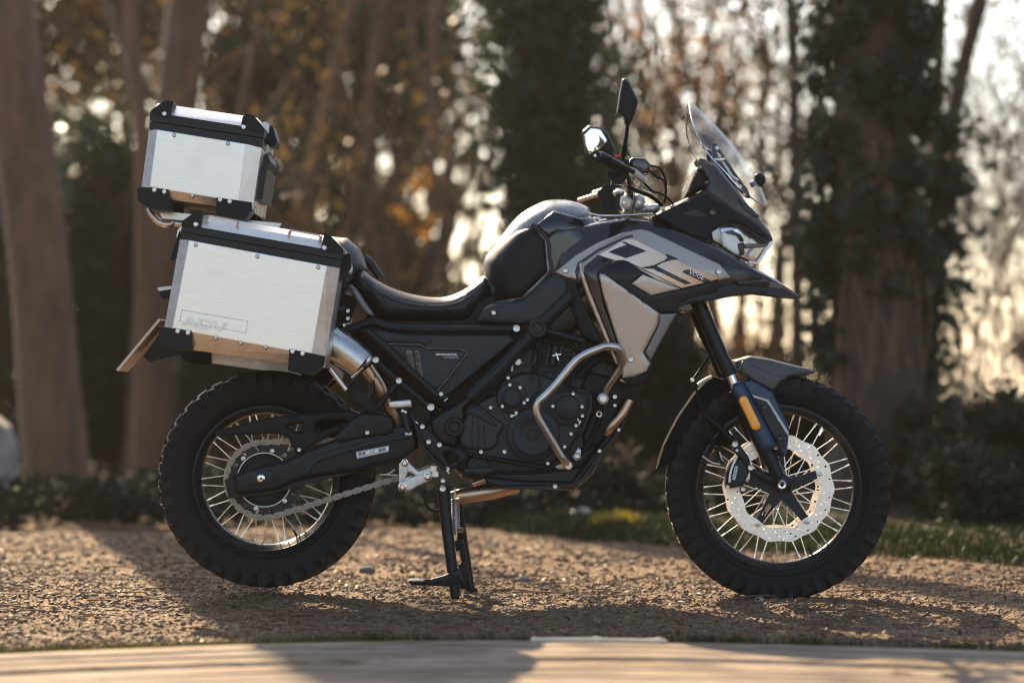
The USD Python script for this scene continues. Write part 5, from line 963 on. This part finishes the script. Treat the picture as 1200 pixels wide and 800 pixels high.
# ---- trees and shrubs
def trunk_mesh(path, rad, n=20, rough=.08, seed=0, flare=0.0, sub=8):
    p = smooth_path(path, sub); k = len(p); r = np.interp(np.linspace(0, 1, k), np.linspace(0, 1, len(rad)), rad)
    if flare: r = r * (1 + flare * np.exp(-np.maximum(0, p[:, 2]) / .35))
    m = tube(p, r, n); v = np.array(m.vertices); ax = np.repeat(p, n, 0); d = v[:k * n] - ax
    nz = meshkit.fbm(v[:k * n] * (3.0, 3.0, .8), 4, seed) - .5
    v[:k * n] = ax + d * (1 + rough * 2 * nz[:, None])
    return trimesh.Trimesh(v, m.faces, process=False)
def branches(p, d, L, r, depth, g, segs, spread=.55, up=.12, kids=3, bend=.18):
    q = [np.array(p)]; rr = [r]; d = np.array(d, float)
    for i in range(4):
        d = d + g.normal(0, bend, 3) + (0, 0, up * .5); d /= np.linalg.norm(d); q.append(q[-1] + d * L / 4); rr.append(r * (1 - .13 * (i + 1)))
        if depth > 0 and i >= 1:
            for _ in range(kids if i == 3 else max(1, kids - 1)):
                e = d + g.normal(0, spread, 3); e /= np.linalg.norm(e)
                branches(q[-1], e, L * g.uniform(.5, .75), rr[-1] * .55, depth - 1, g, segs, spread, up, kids, bend)
    segs.append((q, rr))
def branch_mesh(segs, n=5, rmin=.003): return cat(*[tube(q, np.maximum(r, rmin), n if r[0] > .02 else 3) for q, r in segs])
def clump_leaves(cen, rad, nc, per, spread, size, seed, ratio=.6, shell=.5):
    r = np.random.default_rng(seed); cen, rad = np.array(cen), np.array(rad)
    d = r.normal(size=(nc, 3)); d /= np.linalg.norm(d, axis=1, keepdims=True); k = cen + d * rad * (shell + (1 - shell) * r.random((nc, 1))) ** .7 if shell else cen + d * rad * r.random((nc, 1)) ** .5
    sp = spread * r.uniform(.5, 1.4, (nc, 1, 1)); c = (k[:, None] + r.normal(size=(nc, per, 3)) * sp * (1, 1, .8)).reshape(-1, 3)
    return c[c[:, 2] > .02], r
def merge_q(*qs):
    V, F, o = [], [], 0
    for v, f in qs: V.append(v); F.append(f + o); o += len(v)
    return np.vstack(V), np.vstack(F)
def shrub(name, label, cat_, D, x0, x1, y0, y1, nc, per, size, mat, seed, depth=None, spread=None, group=None, shell=.25, stems=5):
    """A shrub or evergreen seen between photo columns x0..x1 and rows y0..y1, D metres away: several stems and clumped leaves."""
    a, b = at(x0, D, y1), at(x1, D, y0); cen = (a + b) / 2; rad = np.abs(b - a) / 2; rad[1] = depth or max(rad[0], .4); cen[1] = D - D0
    S = thing(name, label, cat_, group); c, r = clump_leaves(cen, rad, nc, per, spread or .16 * (rad[0] + rad[2]) * .5, size, seed, shell=shell)
    obj(S, 'foliage', rand_leaves(c, size, r), mat, False)
    segs = []; g = np.random.default_rng(seed + 500)
    for k in range(stems):
        p = np.array([cen[0] + g.normal(0, rad[0] * .25), cen[1] + g.normal(0, rad[1] * .25), -.03]); H = max(.3, cen[2] + rad[2] * .6)
        branches(p, np.array([g.normal(0, .15), g.normal(0, .15), 1.0]), H, .012 + .010 * H, 1, g, segs, .5, .2, 2)
    obj(S, 'stems', branch_mesh(segs), 'twig_wood', True); return S
def tree(name, label, D, path, rad, top, mat='bark_brown', seed=0, crown=True, limbs=(), flare=.3, cat_='tree', leafy=0, leafmat='brown_leaf', crown_from=4.2, n=20, leaf_size=.10, kids=2):
    T = thing(name, label, cat_); P_ = [at(px, D, py) for px, py in path]; P_[0][2] = -.05; d = P_[-1] - P_[-2]; d /= np.linalg.norm(d)
    g = np.random.default_rng(seed + 900); y0 = D - D0; z = P_[-1][2]
    while z < top:
        d = d * .9 + np.array([g.normal(0, .03), g.normal(0, .03), 1]) * .1; d /= np.linalg.norm(d); P_.append(P_[-1] + d * 1.6); z = P_[-1][2]
    R_ = np.interp(np.linspace(0, 1, len(P_)), np.linspace(0, 1, len(rad)), rad)
    obj(T, 'trunk', trunk_mesh(P_, R_, n, .10, seed, flare), mat, 60)
    segs = []
    for (pts, r0) in limbs: segs.append(([at(px, D, py) + (0, oy, 0) for px, py, oy in pts], np.linspace(r0, r0 * .45, len(pts))))
    if crown:
        for i, p in enumerate(P_):
            if p[2] > crown_from:
                for _ in range(kids):
                    a = g.uniform(0, 6.28); branches(p, (math.cos(a), math.sin(a), .7), g.uniform(1.4, 2.6) * min(1, 5 * R_[i] + .4), R_[i] * .4, 2, g, segs, .5, .15, 2)
    if segs: obj(T, 'crown', branch_mesh(segs, 6, .006), 'twig_wood', True)
    if leafy:
        tips = np.array([q[-1] for q, r in segs] + [q[2] for q, r in segs if len(q) > 2]); k = g.integers(0, len(tips), leafy)
        obj(T, 'leaves', rand_leaves(tips[k] + g.normal(0, .12, (leafy, 3)), leaf_size, g), leafmat, False)
    return T
def ivy(T, D, prof, seed, per=26, size=.085, mat='ivy_leaf', thick=.10):
    """Ivy on a trunk: prof = (px of axis, py, radius in m, density 0..1) from low to high."""
    g = np.random.default_rng(seed); pr = np.array(prof, float); C = []
    for (a, b) in zip(pr[:-1], pr[1:]):
        A, Bq = at(a[0], D, a[1]), at(b[0], D, b[1]); n = int(np.linalg.norm(Bq - A) * 95 * (a[3] + b[3]) / 2)
        if n < 1: continue
        t = g.random(n); ang = g.uniform(0, 2 * np.pi, n); rr = (a[2] + (b[2] - a[2]) * t) + g.normal(0, thick, n) * .8
        p = A + (Bq - A) * t[:, None] + np.stack([np.cos(ang) * rr, np.sin(ang) * rr, g.normal(0, .05, n)], -1)
        C.append((p[:, None] + g.normal(0, 1, (n, per, 3)) * thick * g.uniform(.5, 1.3, (n, 1, 1))).reshape(-1, 3))
    obj(T, 'ivy', rand_leaves(np.vstack(C), size, g, .75), mat, False)

tree('tree', 'stout bare brown trunk leaning outward beside the pale stone', 14.5, [(70, 590), (62, 500), (45, 300), (26, 150), (4, 0)], [.20, .19, .175, .175, .165, .12, .04], 12.0, seed=1, kids=1, crown_from=6, flare=.08)
tree('tree', 'straight brown trunk rising directly behind the top box', 18.0, [(172, 590), (178, 420), (188, 300), (208, 120), (221, 0)], [.18, .165, .16, .155, .15, .10, .03], 13.0, seed=2, kids=1, crown_from=6, flare=.05)
tree('tree', 'slender forked tree between the two stout brown trunks', 16.0, [(168, 600), (168, 300), (166, 150), (158, 80), (152, 0)], [.06, .055, .05, .04, .02], 6.0, seed=3, limbs=[([(166, 150, 0), (150, 70, .1), (130, 30, .2), (112, -10, .3), (90, -90, .4)], .035), ([(168, 210, 0), (200, 130, -.1), (232, 100, -.2), (300, 60, -.3)], .018)], leafy=500, crown_from=3.0)
tree('tree', 'slanting thin brown trunk behind the gap between top box and seat', 20.0, [(330, 600), (342, 300), (365, 200), (390, 90), (412, 0)], [.058, .054, .05, .046, .04, .02], 9.0, seed=4, limbs=[([(352, 250, 0), (330, 170, .2), (300, 120, .3), (262, 96, .4)], .03)], leafy=900)
tree('tree', 'thin leaning trunk with orange leaves behind the seat', 22.0, [(380, 600), (395, 330), (415, 220), (440, 60), (452, -20)], [.05, .045, .04, .034, .015], 8.0, seed=5, leafy=1500, crown_from=2.6)
tree('tree', 'upright thin trunk with rusty leaves behind the rider seat', 21.0, [(500, 600), (502, 300), (505, 120), (508, -10)], [.046, .043, .038, .03, .015], 8.0, seed=6, leafy=1300, crown_from=2.8)
tree('tree', 'far thin trunk behind the yellow leaves left of the fuel tank', 25.0, [(462, 600), (466, 300), (470, 130), (470, -20)], [.05, .046, .04, .03, .015], 10.0, seed=7, leafy=900, crown_from=3.2)
# the two ivy trees
IV = tree('ivy_tree', 'dark ivy covered tree rising behind the fuel tank and the mirrors', 17.0, [(640, 610), (640, 300), (634, 120), (628, 0)], [.16, .15, .14, .12, .05], 10.0, 'bark_dark', 8, kids=1, crown_from=6)
ivy(IV, 17.0, [(648, 600, .34, 1), (648, 250, .26, 1), (640, 140, .25, 1), (630, 40, .26, 1), (626, -120, .26, .8), (620, -300, .2, .4)], 81, 44, .080, thick=.13)
BI = tree('ivy_tree', 'massive ivy clad tree with bare ridged lower trunk right behind the front wheel', 13.0, [(1030, 625), (1026, 480), (1022, 330), (1020, 150), (1022, 0)], [.24, .22, .20, .19, .185, .15, .06], 12.0, 'bark_dark', 9, flare=.45, n=28, kids=1, crown_from=6)
ivy(BI, 13.0, [(1022, 345, .255, .4), (1019, 300, .265, 1), (1019, 245, .26, .95), (1018, 218, .25, .2), (1020, 188, .25, .2), (1021, 160, .26, 1), (1020, 60, .265, 1), (1022, -40, .265, 1), (1024, -200, .24, .7)], 91, 60, .060, thick=.05)
ivy(BI, 13.0, [(968, 430, .05, .25), (964, 330, .06, .5), (958, 240, .07, .5), (962, 150, .05, .4)], 92, 30, .055, thick=.045)
g = np.random.default_rng(95)
for k in range(11):
    x0 = 985 + k * 9.5 + g.normal(0, 4); pts = []
    for y in np.linspace(620, 170, 13):
        ff = (x0 - 1025) * (1 + .55 * max(0, (y - 450) / 170) ** 2) + 1025 + 9 * math.sin(y / 38 + k * 1.7) * (.4 + (k % 3) * .5); ff = 1024 + (ff - 1025) * (1 - .25 * np.clip((330 - y) / 150, 0, 1)); off = abs(ff - 1024) / (52. - 10 * np.clip((330 - y) / 150, 0, 1))
        q = at(ff, 13.0, y); q[1] -= .225 * math.sqrt(max(.05, 1 - min(1, off) ** 2)) * (1 + .3 * max(0, (y - 480) / 140)); pts.append(q)
    obj(BI, 'vine_stem', tube(smooth_path(np.array(pts), 3), np.linspace(1, .45, 37) * g.uniform(.010, .026), 7), 'vine_wood', True)
tree('tree', 'thin dark tree leaning away beside the massive ivy tree', 14.5, [(1078, 620), (1086, 460), (1096, 300), (1108, 200), (1126, 90), (1152, -10)], [.055, .05, .05, .045, .04, .03], 6.5, 'bark_dark', 10, limbs=[([(1096, 300, 0), (1104, 200, .1), (1108, 100, .15), (1106, 0, .2), (1104, -60, .2)], .022), ([(1112, 170, 0), (1130, 60, .1), (1148, -20, .1)], .02)], leafy=0)
LT = tree('tree', 'second leafy stem close beside the massive ivy tree', 14.0, [(1070, 620), (1082, 400), (1094, 250), (1098, 130), (1104, 0)], [.04, .035, .03, .028, .02], 5.0, 'bark_dark', 12, crown=False)
ivy(LT, 14.0, [(1080, 480, .10, .5), (1090, 300, .11, .9), (1096, 180, .10, .8), (1100, 120, .07, .3)], 121, 14, .075, thick=.07)
tree('tree', 'dark slim trunk showing between the beak of the motorcycle and the massive tree', 18.0, [(934, 610), (934, 400), (933, 250), (930, 100), (926, -20)], [.055, .05, .045, .04, .02], 8.0, 'bark_dark', 13, leafy=1100, leafmat='hedge_leaf', crown_from=1.6)
# light birch-like stems in the bright part, each told apart by its place among the others
for k, (px, D, r0, lab, lf, sd) in enumerate((
        (752, 24, .05, 'thin tree with golden leaves just behind the upright mirror', 900, 61), (797, 28, .06, 'thin golden tree seen through the windscreen', 700, 62),
        (838, 30, .06, 'thin golden tree above the headlight cowl', 650, 63), (868, 26, .05, 'thin golden tree in front of the windscreen knob', 900, 64),
        (893, 22, .045, 'nearer thin tree with golden leaves over the beak', 700, 65), (914, 27, .05, 'thin golden tree next to the dark slim trunk', 700, 66),
        (712, 26, .06, 'thin tree with golden leaves between ivy tree and mirrors', 800, 67), (556, 27, .06, 'thin rusty tree behind the rear slope of the fuel tank', 320, 68))):
    g = np.random.default_rng(sd); w = lambda: g.normal(0, 4)
    tree('golden_tree', lab, D, [(px + 4, 600), (px + w(), 350), (px + w(), 200), (px + w(), 60), (px + w() * 2, -40)], [r0 * .6, r0 * .55, r0 * .5, r0 * .4, .012], 8.0, 'bark_dark', sd, leafy=lf, leafmat='gold_leaf', crown_from=.9 + .4 * (k % 3), n=10, leaf_size=.085)
# bare bushes against the sky on the right
for k, (px, D, H, lab, sd) in enumerate(((1130, 19, 2.6, 'bare twiggy bush next to the thin leaning tree', 71), (1140, 24, 3.0, 'bare twiggy bush in the middle of the bright sky gap', 72), (1062, 26, 3.4, 'bare twiggy bush just behind the massive ivy tree', 74), (1168, 17.5, 2.7, 'slender bare bush rising in the middle of the bright sky gap', 79), (1128, 16.5, 2.8, 'slender bare bush leaning past the thin leaning tree', 80), (1150, 15.5, 2.3, 'near bare bush with crossing twigs in the bright sky gap', 77), (1228, 16.5, 2.5, 'near bare bush reaching in over the hedge from the picture edge', 78))):
    g = np.random.default_rng(sd); S = thing('bare_bush', lab, 'bush'); segs = []; c = at(px, D)
    for q in range(5): branches(c + (g.normal(0, .2), g.normal(0, .2), -.03), (g.normal(0, .25), g.normal(0, .25), 1), H * g.uniform(.5, .85), .015, 3, g, segs, .5, .10, 2)
    obj(S, 'stems', branch_mesh(segs, 5, .0035), 'twig_wood', True)
    tips = np.array([q[-1] for q, r in segs]); kk = g.integers(0, len(tips), 420); obj(S, 'leaves', rand_leaves(tips[kk] + g.normal(0, .06, (420, 3)), .055, g), 'brown_leaf', False)
# evergreens and shrubs
shrub('evergreen_shrub', 'dark evergreen filling the gap between the two stout brown trunks', 'shrub', 18.5, 70, 175, 120, 600, 150, 60, .10, 'holly_leaf', 201, shell=.2)
shrub('evergreen_shrub', 'dark evergreen behind the straight trunk and the top box', 'shrub', 22.0, 170, 345, 130, 600, 190, 60, .11, 'holly_leaf', 202, shell=.2)
shrub('evergreen_shrub', 'dark evergreen beyond the pale stone at the edge of the picture', 'shrub', 20.0, -90, 60, 100, 600, 150, 60, .11, 'holly_leaf', 203, shell=.2)
shrub('evergreen_shrub', 'brown green undergrowth behind the gap over the pillion seat', 'shrub', 23.0, 320, 470, 160, 600, 90, 60, .10, 'wood_leaf', 204, shell=.2)
shrub('evergreen_shrub', 'dark evergreen mass beside the ivy tree left of the fuel tank', 'shrub', 24.0, 430, 540, 330, 600, 40, 60, .11, 'holly_leaf', 205, shell=.2)
shrub('evergreen_shrub', 'low dark evergreen seen below the fairing behind the fork', 'shrub', 15.5, 690, 830, 330, 640, 130, 55, .085, 'holly_leaf', 206, shell=.2)
shrub('evergreen_shrub', 'low dark evergreen seen through the front wheel spokes', 'shrub', 15.0, 850, 985, 440, 640, 90, 55, .085, 'hedge_leaf', 207, shell=.2)
shrub('evergreen_shrub', 'brown green boughs high above the straight trunk', 'shrub', 26.0, 60, 330, -140, 190, 80, 60, .12, 'wood_leaf', 208, shell=.2)
shrub('evergreen_shrub', 'dark evergreen standing close on the mirror side of the ivy tree', 'shrub', 18.5, 660, 742, 60, 600, 70, 55, .10, 'ivy_leaf', 209, shell=.2)
shrub('rusty_shrub', 'rusty leaved shrub behind the top box back rest', 'shrub', 19.0, 300, 420, 250, 590, 60, 40, .09, 'brown_leaf', 211, shell=.1)
shrub('rusty_shrub', 'rusty leaved shrub above the rider seat', 'shrub', 20.0, 430, 530, 230, 590, 36, 36, .09, 'brown_leaf', 212, shell=.1)
shrub('rusty_shrub', 'small yellow leaved shrub behind the rider seat', 'shrub', 18.0, 476, 500, 110, 300, 5, 22, .08, 'gold_leaf', 213, shell=.1)
shrub('rusty_shrub', 'brown canopy boughs filling the upper middle of the wood', 'shrub', 25.0, 240, 560, -120, 190, 70, 50, .12, 'brown_leaf', 214, shell=.1)
shrub('rusty_shrub', 'brown canopy boughs over the outermost stout trunk', 'shrub', 24.0, -60, 250, -120, 120, 90, 50, .12, 'brown_leaf', 215, shell=.1)
shrub('rusty_shrub', 'orange leaved shrub behind the beak of the motorcycle', 'shrub', 20.0, 800, 950, 330, 600, 34, 30, .085, 'gold_leaf', 216, shell=.1)
shrub('rusty_shrub', 'golden brown boughs hanging over the windscreen', 'shrub', 26.0, 700, 960, -80, 330, 34, 30, .10, 'gold_leaf', 217, shell=.1)
shrub('evergreen_shrub', 'dark green boughs just above the back rest of the top box', 'shrub', 24.0, 250, 400, -40, 260, 60, 56, .10, 'holly_leaf', 256, shell=.1)
shrub('evergreen_shrub', 'dark green boughs in the upper middle left of the ivy tree', 'shrub', 23.0, 400, 560, -80, 180, 56, 56, .10, 'holly_leaf', 257, shell=.1)
shrub('evergreen_shrub', 'dark green undergrowth low behind the rider seat', 'shrub', 20.5, 400, 530, 230, 600, 66, 56, .095, 'holly_leaf', 258, shell=.1)
shrub('painted_glint_shrub', 'sparse pale leaves coloured as sun glints beside the back rest of the top box', 'shrub', 18.5, 290, 430, -60, 420, 55, 6, .065, 'painted_glint_leaf', 261, shell=.05, spread=.22, stems=2)  # sparse leaves for glints, the sunlight put into their colour
shrub('painted_glint_shrub', 'sparse pale leaves coloured as sun glints above the rider seat', 'shrub', 19.0, 430, 575, -60, 400, 50, 6, .065, 'painted_glint_leaf', 262, shell=.05, spread=.22, stems=2)
shrub('painted_glint_shrub', 'sparse pale leaves coloured as sun glints between the two stout brown trunks', 'shrub', 19.5, 60, 260, -60, 330, 45, 6, .065, 'painted_glint_leaf', 263, shell=.05, spread=.22, stems=2)
shrub('sparse_shrub', 'thin green boughs around the windscreen', 'shrub', 23.0, 740, 850, -60, 330, 40, 30, .075, 'brown_leaf', 251, shell=.1)
shrub('sparse_shrub', 'thin green boughs between windscreen and massive ivy tree', 'shrub', 21.0, 850, 965, -60, 420, 46, 30, .07, 'hedge_leaf', 252, shell=.1)
shrub('sparse_shrub', 'thin green boughs low between fork and massive ivy tree', 'shrub', 19.0, 840, 960, 330, 600, 40, 34, .075, 'hedge_leaf', 253, shell=.1)
shrub('evergreen_shrub', 'brown green boughs over the slanting thin brown trunk', 'shrub', 27.0, 260, 460, -60, 200, 40, 50, .11, 'wood_leaf', 254, shell=.1)
shrub('evergreen_shrub', 'brown green boughs above the yellow leaved shrub', 'shrub', 28.0, 440, 590, -80, 260, 40, 50, .11, 'wood_leaf', 255, shell=.1)
for k, (x0, x1, y0, D, lab) in enumerate(((1040, 1150, 468, 12.4, 'brown and green hedge bush beside the foot of the massive ivy tree'), (1110, 1235, 458, 11.9, 'hedge bush with yellowish leaves under the bright sky gap'), (1190, 1330, 462, 11.6, 'hedge bush cut by the edge of the picture'), (1080, 1200, 520, 11.0, 'low hedge bush in front of the other hedge bushes'))):
    shrub('hedge_bush', lab, 'bush', D, x0, x1, y0, 650, 120, 46, .055, 'hedge_leaf', 230 + k, depth=.6, shell=.25)
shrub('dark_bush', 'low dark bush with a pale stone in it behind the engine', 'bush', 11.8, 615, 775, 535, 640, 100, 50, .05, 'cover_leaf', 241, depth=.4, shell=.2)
shrub('orange_bush', 'small orange leaved bush right of the pale stone below the skid plate', 'bush', 12.4, 672, 740, 555, 630, 30, 34, .05, 'brown_leaf', 242, depth=.3, shell=.2)
# ground cover along the far edge (uncountable)
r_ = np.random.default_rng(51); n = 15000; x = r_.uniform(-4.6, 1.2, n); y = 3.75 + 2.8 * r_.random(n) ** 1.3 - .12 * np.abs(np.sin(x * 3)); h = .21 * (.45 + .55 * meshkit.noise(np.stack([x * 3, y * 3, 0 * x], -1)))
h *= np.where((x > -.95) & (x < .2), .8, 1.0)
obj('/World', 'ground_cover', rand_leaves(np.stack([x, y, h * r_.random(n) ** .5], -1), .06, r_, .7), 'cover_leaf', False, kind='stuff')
# far wood: one mass of leaves that nobody could count
r_ = np.random.default_rng(61); n = 20000; D = r_.uniform(34, 46, n); px = 720 - 900 * r_.random(n) ** .9; zz = 7.5 * r_.random(n); cl = meshkit.noise(np.stack([px / 26, zz * 1.6, D / 6], -1), 7); k = (cl > .50) & ~((px > 505) & (px < 615) & (r_.random(n) < .75))
c = np.stack([(px[k] - 600) * D[k] / FPX, D[k] - D0, zz[k]], -1)
obj('/World', 'far_wood', rand_leaves(c, .36, r_, .6), 'wood_leaf', False, kind='stuff')
r_ = np.random.default_rng(62); n = 26000; sd = np.where(r_.random(n) < .5, -1, 1); px = sd * (4.6 + 8 * r_.random(n)); py = -5 + 19 * r_.random(n); zz = .1 + 5.5 * r_.random(n); cl = meshkit.noise(np.stack([px, py, zz], -1) * .9, 8); k = (cl > .42) & (np.abs(px) > 3.0 + .225 * (py + D0))
obj('/World', 'unseen_side_wood', rand_leaves(np.stack([px, py, zz], -1)[k], .30, r_, .6), 'brown_leaf', False, kind='stuff')  # woods out of view on both sides; they brown the case bevel reflections
# pale stones
def rock(c, s, seed):
    m = trimesh.creation.icosphere(subdivisions=3); v = np.array(m.vertices); v *= (1 + .35 * (meshkit.fbm(v * 1.6 + seed, 3, seed)[:, None] - .5)); return trimesh.Trimesh(v * s + np.array(c), m.faces, process=False)
PSN = thing('stone_post', 'pale rounded stone post cut by the edge of the picture beside the stout trunk', 'stone')
c = at(-13, 12.4, 578); tp = at(-8, 13.6, 485); q = Polygon([(-.155, 0), (.15, 0), (.15, .36), (.12, .46), (.05, .52), (-.06, .52), (-.13, .46), (-.155, .36)]).buffer(-.02).buffer(.02, quad_segs=4)
m = trimesh.creation.extrude_polygon(q, .18, engine='earcut'); v = np.array(m.vertices); obj(PSN, 'block', trimesh.Trimesh(np.stack([c[0] + v[:, 0], c[1] - v[:, 2], v[:, 1] + .0], 1), m.faces, process=False), 'pale_stone', 30)
obj(PSN, 'dark_band', boxm((c[0], c[1] - .092, .19), (.312, .19, .022)), 'stone_band', False)
sp = at(681, 11.3, 602); obj('/World', 'pale_stone', rock(sp + (0, 0, 0), (.052, .04, .03), 3), 'white_print', True, label='small white stone in the dark bush behind the engine', cat='stone')
for k, (px, D, s, lab) in enumerate(((890, 7.45, .012, 'small pale pebble in front of the front tyre'), (857, 7.9, .012, 'small dark lump of earth behind the front tyre tread'), (613, 8.15, .02, 'dark clod lying on the gravel right of the centre stand'), (430, 8.6, .022, 'dark clod lying on the gravel behind the rear tyre'))):
    c = at(px, D); obj('/World', 'stone' if k == 0 else 'clod', rock((c[0], c[1], s * .4), (s * 1.4, s, s * .7), k + 11), 'pale_stone' if k == 0 else 'stone_band', True, label=lab, cat='stone' if k == 0 else 'clod')
HAZE = 0.00045
if HAZE:
    MATS['haze'] = usdkit.material(stage, '/World/Looks/haze', {'v': ('principled_volume', {'color': (0.96, 0.87, 0.73), 'density': HAZE, 'anisotropy': 0.45})}, volume='v.volume')
    obj('/World', 'haze', boxm((0, 420, 6.75), (820, 980, 15.7)), 'haze', False, kind='stuff')
# the house beyond the hedge
H = thing('house', 'far house with a reddish roof beyond the bare bushes', 'house', loc=(12.78, 52.4, 0), rotz=-12.8); hx, hy = 0.0, 0.0
obj(H, 'wall', trimesh.Trimesh(*(lambda m: (np.stack([hx + m.vertices[:, 0], hy + m.vertices[:, 2], m.vertices[:, 1]], 1), m.faces))(trimesh.creation.extrude_polygon(Polygon([(0, 0), (9, 0), (9, 1.85), (4.5, 6.25), (0, 1.85)]), 12, engine='earcut')), process=False), 'house_wall', False)
for sgn in (0, 1):
    a0 = np.array([[-.5, 1.42], [4.5, 6.37], [4.5, 6.70], [-.6, 1.60]]); 
    if sgn: a0 = np.stack([9 - a0[:, 0], a0[:, 1]], 1)
    obj(H, 'roof', hull([(hx + p[0], hy + y, p[1]) for p in a0 for y in (-.4, 12.4)]), 'roof_tile', False)
W_ = obj(H, 'window', boxm((hx + 4.5, hy - .02, 2.0), (1.5, .1, 1.3)), 'white_print', False); obj(W_, 'pane', boxm((hx + 4.5, hy - .06, 2.0), (1.3, .06, 1.1)), 'window_dark', False)

build_motorcycle()
pannier(1, 'large brushed aluminium side pannier with embossed letters, hung beside the rear wheel towards the camera')
pannier(-1, 'far side pannier mostly hidden behind the near pannier and the rear wheel')
top_box()
